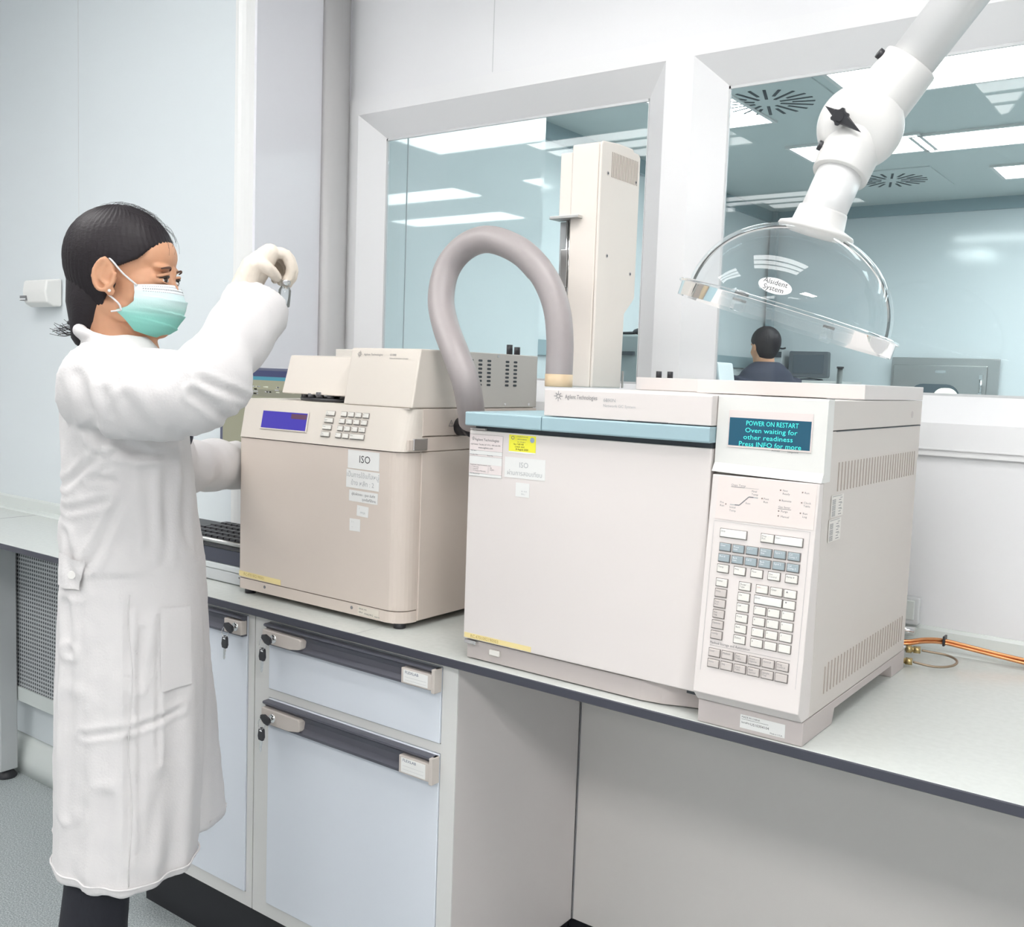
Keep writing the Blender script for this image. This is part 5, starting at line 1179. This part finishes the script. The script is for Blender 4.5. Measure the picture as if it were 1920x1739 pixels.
# right hand, raised, wrist bent, fingers folding down over the vial
w0 = WR_R+Vector((-.006, 0, -.006)); 
k1 = [Vector((.222, -.128+.019*i, 1.603-.003*abs(i-1.2))) for i in range(4)]      # knuckles index..little (index nearest the room)
pal = [([w0, (w0+k1[0])/2+Vector((0, 0, .006)), k1[0]], [.024, .023, .0155]), ([w0, (w0+k1[1])/2+Vector((0, 0, .010)), k1[1]], [.024, .024, .0155]), ([w0, (w0+k1[2])/2+Vector((0, 0, .010)), k1[2]], [.024, .023, .0150]), ([w0, (w0+k1[3])/2+Vector((0, 0, .006)), k1[3]], [.022, .020, .0135])]
fg = [([k1[0], (0.246, -.129, 1.598), (0.257, -.128, 1.574), (0.249, -.124, 1.552)], (.0105, .0082)), ([k1[1], (0.251, -.110, 1.600), (0.263, -.110, 1.572), (0.253, -.112, 1.550)], (.0108, .0082)),
      ([k1[2], (0.248, -.090, 1.596), (0.258, -.092, 1.572), (0.245, -.096, 1.556)], (.0103, .0080)), ([k1[3], (0.240, -.072, 1.590), (0.247, -.074, 1.572), (0.236, -.080, 1.560)], (.0092, .0072)),
      ([w0+Vector((.010, -.012, .0)), (0.198, -.140, 1.576), (0.216, -.146, 1.572), (0.232, -.132, 1.560)], (.0135, .0090))]
gl = wpart(hand('glove', pal, fg), 'glove', W, 'cream latex glove on the raised right hand')
b = MB(); ax_ = (WR_R-EL_R).normalized(); T = along(WR_R-ax_*.018, ax_); b.lathe([(.026, 0), (.027, .004), (.0255, .02), (.0245, .036)], GLOVE, T, 32); wpart(b.mesh('glove_cuff'), 'glove_cuff', gl)
# left hand, resting on the keyboard side
w1 = WR_L+Vector((.025, .02, -.012)); fd = Vector((.72, .45, -.50)).normalized(); sd = Vector((-.55, .83, 0)); 
k2 = [w1+fd*.068+sd*(.030-.020*i)+Vector((0, 0, .004)) for i in range(4)]
pal = [([w1, k2[i]], [.021, .0145]) for i in range(4)]
fg = [([k2[i], k2[i]+fd*.026+Vector((0, 0, .004)), k2[i]+fd*.044+Vector((0, 0, -.010)), k2[i]+fd*.052+Vector((0, 0, -.030))], (.0100, .0078)) for i in range(4)]
fg.append(([w1+sd*.012, w1+fd*.03+sd*.042, w1+fd*.055+sd*.050+Vector((0, 0, -.012))], (.0125, .0085)))
wpart(hand('glove', pal, fg, .0022), 'glove', W, 'cream latex glove on the lowered left hand')
W_M = Matrix.Translation((-1.57, 1.0, 0)) @ Matrix.Rotation(math.atan2(.84344, .53722), 4, 'Z')
# vial held by the fingertips (a thing of its own)
vt = W_M @ Vector((.246, -.128, 1.529)); t = thing('glass_vial', 'small clear glass vial hanging from the gloved fingertips', 'vial', tuple(vt))
b = MB(); T = Matrix.Translation(vt) @ Matrix.Rotation(.12, 4, 'Y'); b.lathe([(.0001, -.018), (.0095, -.018), (.0105, -.016), (.0105, .010), (.0085, .014), (.0070, .016), (.0070, .021)], VIALG, T, 28); b.lathe([(.0001, -.0165), (.0092, -.0160), (.0092, .010), (.006, .015)], VIALG, T, 28); part(b, 'bottle', t)
b = MB(); b.lathe([(.0001, .0275), (.0078, .0275), (.0082, .026), (.0082, .019), (.0074, .0185)], CHROME, T, 24); part(b, 'crimp_cap', t)

#=FAR ROOM CONTENTS=
def far_table(x0, x1, y0, y1, z, label):
    t = thing('side_table', label, 'table', ((x0+x1)/2, (y0+y1)/2, 0))
    b = MB(); b.box(x0, x1, y0, y1, z-.03, z, WTOP, .003); part(b, 'tabletop', t)
    for x in (x0+.04, x1-.04):
        for y in (y0+.04, y1-.04): b = MB(); b.box(x-.02, x+.02, y-.02, y+.02, 0, z-.03, PCG); part(b, 'leg', t)
def cabinet_far(x0, x1, y0, y1, z, label, m=None):
    t = thing('tall_cabinet', label, 'cabinet', ((x0+x1)/2, (y0+y1)/2, 0)); m = m or CABFR
    b = MB(); b.box(x0, x1, y0+.02, y1, .06, z, m, .004); part(b, 'carcass', t)
    xm = (x0+x1)/2
    for a0, a1 in ((x0+.004, xm-.003), (xm+.003, x1-.004)):
        b = MB(); b.box(a0, a1, y0, y0+.019, .08, z-.02, m, .003); d_ = part(b, 'door', t)
        b = MB(); b.box(a1-.03 if a0 < x0+.01 else a0+.018, a1-.018 if a0 < x0+.01 else a0+.03, y0-.015, y0, z*.55, z*.55+.12, CHROME, .002); b.obj('handle', d_)
    b = MB(); b.box(x0+.01, x1-.01, y0+.03, y1-.01, 0, .06, PLINTH); part(b, 'plinth', t)
    return t
cabinet_far(-2.86, -2.22, 6.70, 7.20, 1.445, 'white cabinet under the old monitor in the far room')
t = thing('crt_monitor', 'old dark grey tube monitor on the white cabinet in the far room', 'monitor', (-2.49, 6.9, 1.445))
b = MB(); T = Matrix.Translation((-2.485, 6.86, 1.465)) @ Matrix.Rotation(math.radians(8), 4, 'Z')
b.prism([(-.13, 0), (.13, 0), (.137, .012), (.134, .170), (.128, .182), (-.128, .182), (-.134, .170), (-.137, .012)], -.04, .04, mat('crt_case', (.10, .115, .13), .5), 'y', bev=.004, T=T); b.box(-.10, .10, .04, .22, .02, .15, MATS['crt_case'], .02, T=T); part(b, 'casing', t)
b = MB(); b.box(-.105, .105, -.043, -.038, .028, .158, mat('crt_glass', (.09, .11, .13), .12), .002, T=T); part(b, 'screen', t)
b = MB(); b.lathe([(.001, 0), (.09, 0), (.08, .012), (.001, .018)], MATS['crt_case'], Matrix.Translation((-2.485, 6.90, 1.4455)), 24); part(b, 'swivel_base', t)
t = thing('measuring_unit', 'grey instrument with cables stacked beside the old monitor, behind the man', 'instrument', (-2.72, 6.95, 1.445))
b = MB(); b.box(-2.82, -2.655, 6.78, 7.1, 1.446, 1.655, BLIND, .004); part(b, 'casing', t)
b = MB(); b.box(-2.80, -2.66, 6.775, 6.781, 1.50, 1.53, SLOT); b.box(-2.80, -2.66, 6.775, 6.781, 1.60, 1.64, SLOT); part(b, 'front_panel', t)
b = MB(); b.tube(spline([(-2.80, 6.85, 1.662), (-2.74, 6.86, 1.672), (-2.68, 6.84, 1.664), (-2.66, 6.85, 1.67)], 4), .006, BLACKP, 6); part(b, 'cable', t)
t = thing('standing_pipe', 'short dark pipe standing in front of the far wall, left of the steel hatch', 'pipe', (-2.31, 7.0, 0))
b = MB(); b.cyl((-2.18, 6.6, 0.001), (0, 0, 1), .018, 1.529, STEEL, 16); b.cyl((-2.18, 6.6, 1.530), (0, 0, 1), .023, .012, BLACKP, 16); part(b, 'pipe', t)
cabinet_far(-2.66, -2.47, 4.98, 5.40, 1.20, 'low white cabinet left of the man in the far room')
t = thing('analyser_screen', 'white framed slanted display with a blue panel left of the man in navy', 'instrument', (-2.45, 5.2, 1.20))
b = MB(); T = Matrix.Translation((-2.50, 5.15, 1.2005)); b.prism([(-.10, 0), (.17, 0), (.115, .315), (.108, .322), (-.10, .322)], 0, .20, mat('analyser_white', (.66, .69, .70), .4), 'y', bev=.004, T=T); part(b, 'casing', t)
b = MB(); b.add([(-.09, -.002, .08), (.075, -.002, .08), (.025, -.002, .298), (-.09, -.002, .298)], [(0, 1, 2, 3)], mat('panel_blue', (.05, .13, .42), .3), T=T); part(b, 'blue_panel', t)
b = MB(); b.add([(.105, -.002, .08), (.148, -.002, .08), (.105, -.002, .298), (.055, -.002, .298)], [(0, 1, 2, 3)], BLIND, T=T); part(b, 'grey_panel', t)
b = MB(); b.ell((-2.54, 5.25, 1.533), (.05, .04, .018), BLACKP); b.box(-2.52, -2.44, 5.24, 5.26, 1.5235, 1.528, BLACKP); part(b, 'top_cover', t)
cabinet_far(-2.96, -2.44, 4.50, 4.95, 1.15, 'grey cabinet seen behind the injector tower', BLIND)
t = thing('old_analyser', 'dark grey instrument with a black slot behind the injector tower', 'instrument', (-2.72, 4.65, 1.15))
b = MB(); b.prism([(4.55, 1.1505), (4.60, 1.635), (4.61, 1.645), (4.92, 1.645), (4.92, 1.1505)], -2.94, -2.55, mat('analyser_grey', (.30, .33, .33), .5), 'x', bev=.005); part(b, 'casing', t)
b = MB(); b.box(-2.545, -2.47, 4.62, 4.9, 1.1505, 1.66, mat('analyser_dark', (.16, .19, .21), .5), .006); part(b, 'side_unit', t)
b = MB(); b.box(-2.90, -2.60, 4.572, 4.592, 1.535, 1.555, SLOT); part(b, 'slot', t)
b = MB(); b.ell((-2.60, 4.70, 1.665), (.075, .05, .022), BLACKP); b.tube([(-2.80, 4.66, 1.652), (-2.70, 4.68, 1.655), (-2.63, 4.70, 1.66)], .008, BLACKP, 8); part(b, 'cable', t)
# man in the far room, seen from behind, looking left
Mn = thing('person', 'man with short black hair in a dark navy shirt standing in the far room', 'person', (-2.27, 5.62, 0))
MH = Matrix.Translation((-2.310, 5.62, 1.625)) @ Matrix.Rotation(math.radians(150), 4, 'Z')
b = MB()
for c, r in (((-.008, 0, .030), (.086, .070, .078)), ((.030, 0, -.02), (.058, .058, .082)), ((.040, 0, -.075), (.044, .040, .032)), ((.09, 0, -.025), (.016, .011, .022)), ((.046, .034, -.03), (.03, .024, .026)), ((.046, -.034, -.03), (.03, .024, .026)), ((-.004, .074, -.002), (.016, .007, .028)), ((-.004, -.074, -.002), (.016, .007, .028)),
             ((.078, .025, .018), (.012, .02, .008)), ((.078, -.025, .018), (.012, .02, .008)), ((.085, 0, -.055), (.012, .022, .007))):
    b.ell(MH @ Vector(c), r, SKIN, MH.to_quaternion(), 20, 12)
b.tube([(-2.308, 5.62, 1.60), (-2.300, 5.625, 1.50), (-2.295, 5.63, 1.40)], [.052, .055, .075], SKIN, 16)
b.ell((-2.295, 5.63, 1.25), (.15, .10, .20), SKIN); b.ell((-2.295, 5.63, 1.0), (.14, .10, .16), SKIN)
fa = Vector((math.cos(math.radians(150)), math.sin(math.radians(150)), 0)); sa = Vector((-fa.y, fa.x, 0)); ctr_ = Vector((-2.295, 5.63, 0))
arms = []
for s_ in (1, -1):
    sh = ctr_+sa*.17*s_+Vector((0, 0, 1.44)); el = ctr_+sa*.23*s_+fa*.06+Vector((0, 0, 1.16)); wr = ctr_+sa*.16*s_+fa*.28+Vector((0, 0, 1.10)); arms.append((sh, el, wr))
    b.tube([sh, el, wr], [.048, .040, .028], SKIN, 12)
    pk = wr+fa*.05; b.ell(pk, (.05, .035, .022), SKIN)
    for i in range(4): b.tube([pk+sa*(.024-.016*i)+fa*.03, pk+sa*(.026-.017*i)+fa*.075, pk+sa*(.026-.017*i)+fa*.10+Vector((0, 0, -.012))], [.009, .009, .007], SKIN, 8, round_caps=True)
    b.tube([pk-sa*s_*.02, pk-sa*s_*.05+fa*.03], [.011, .008], SKIN, 8, round_caps=True)
    b.tube([ctr_+sa*.09*s_+Vector((0, 0, .92)), ctr_+sa*.10*s_+Vector((0, 0, .5)), ctr_+sa*.10*s_+Vector((0, 0, .08))], [.085, .06, .045], SKIN, 12)
me = bake(b, 'body', .007, 3); wpart(me, 'body', Mn).location = (2.27, -5.62, 0)
b = hair_cap(MH, rad=(.096, .081, .090), c=(-.010, 0, .034)); wpart(b.mesh('hair'), 'hair', Mn).location = (2.27, -5.62, 0)
b = MB()
loft(b, [(z, (lambda rx, ry: (lambda t_: (ctr_.x+fa.x*rx*math.cos(t_)+sa.x*ry*math.sin(t_), ctr_.y+fa.y*rx*math.cos(t_)+sa.y*ry*math.sin(t_))))(rx, ry)) for z, rx, ry in ((.88, .125, .175), (1.0, .12, .17), (1.15, .125, .18), (1.30, .125, .205), (1.42, .115, .195), (1.48, .10, .165), (1.525, .08, .105), (1.54, .064, .072))], NAVY, 28)
for sh, el, wr in arms: b.tube([sh, sh.lerp(el, .5), sh.lerp(el, .85)], [.075, .068, .066], NAVY, 14)
me = bake(b, 'shirt', .009, 4); wpart(me, 'shirt', Mn).location = (2.27, -5.62, 0)
b = MB()
for s_ in (1, -1): b.tube([ctr_+sa*.08*s_+Vector((0, 0, .92)), ctr_+sa*.10*s_+Vector((0, 0, .5)), ctr_+sa*.10*s_+Vector((0, 0, .07))], [.10, .078, .065], TROUSER, 16)
me = bake(b, 'trousers', .01, 3); wpart(me, 'trousers', Mn).location = (2.27, -5.62, 0)
for s_ in (1, -1):
    b = MB(); T = Matrix.Translation(ctr_+sa*.10*s_) @ Matrix.Rotation(math.radians(150), 4, 'Z'); b.box(-.10, .17, -.045, .045, 0, .07, BLACKP, .025, T=T, seg=3); wpart(b.mesh('shoe'), 'shoe', Mn).location = (2.27, -5.62, 0)
#=END=
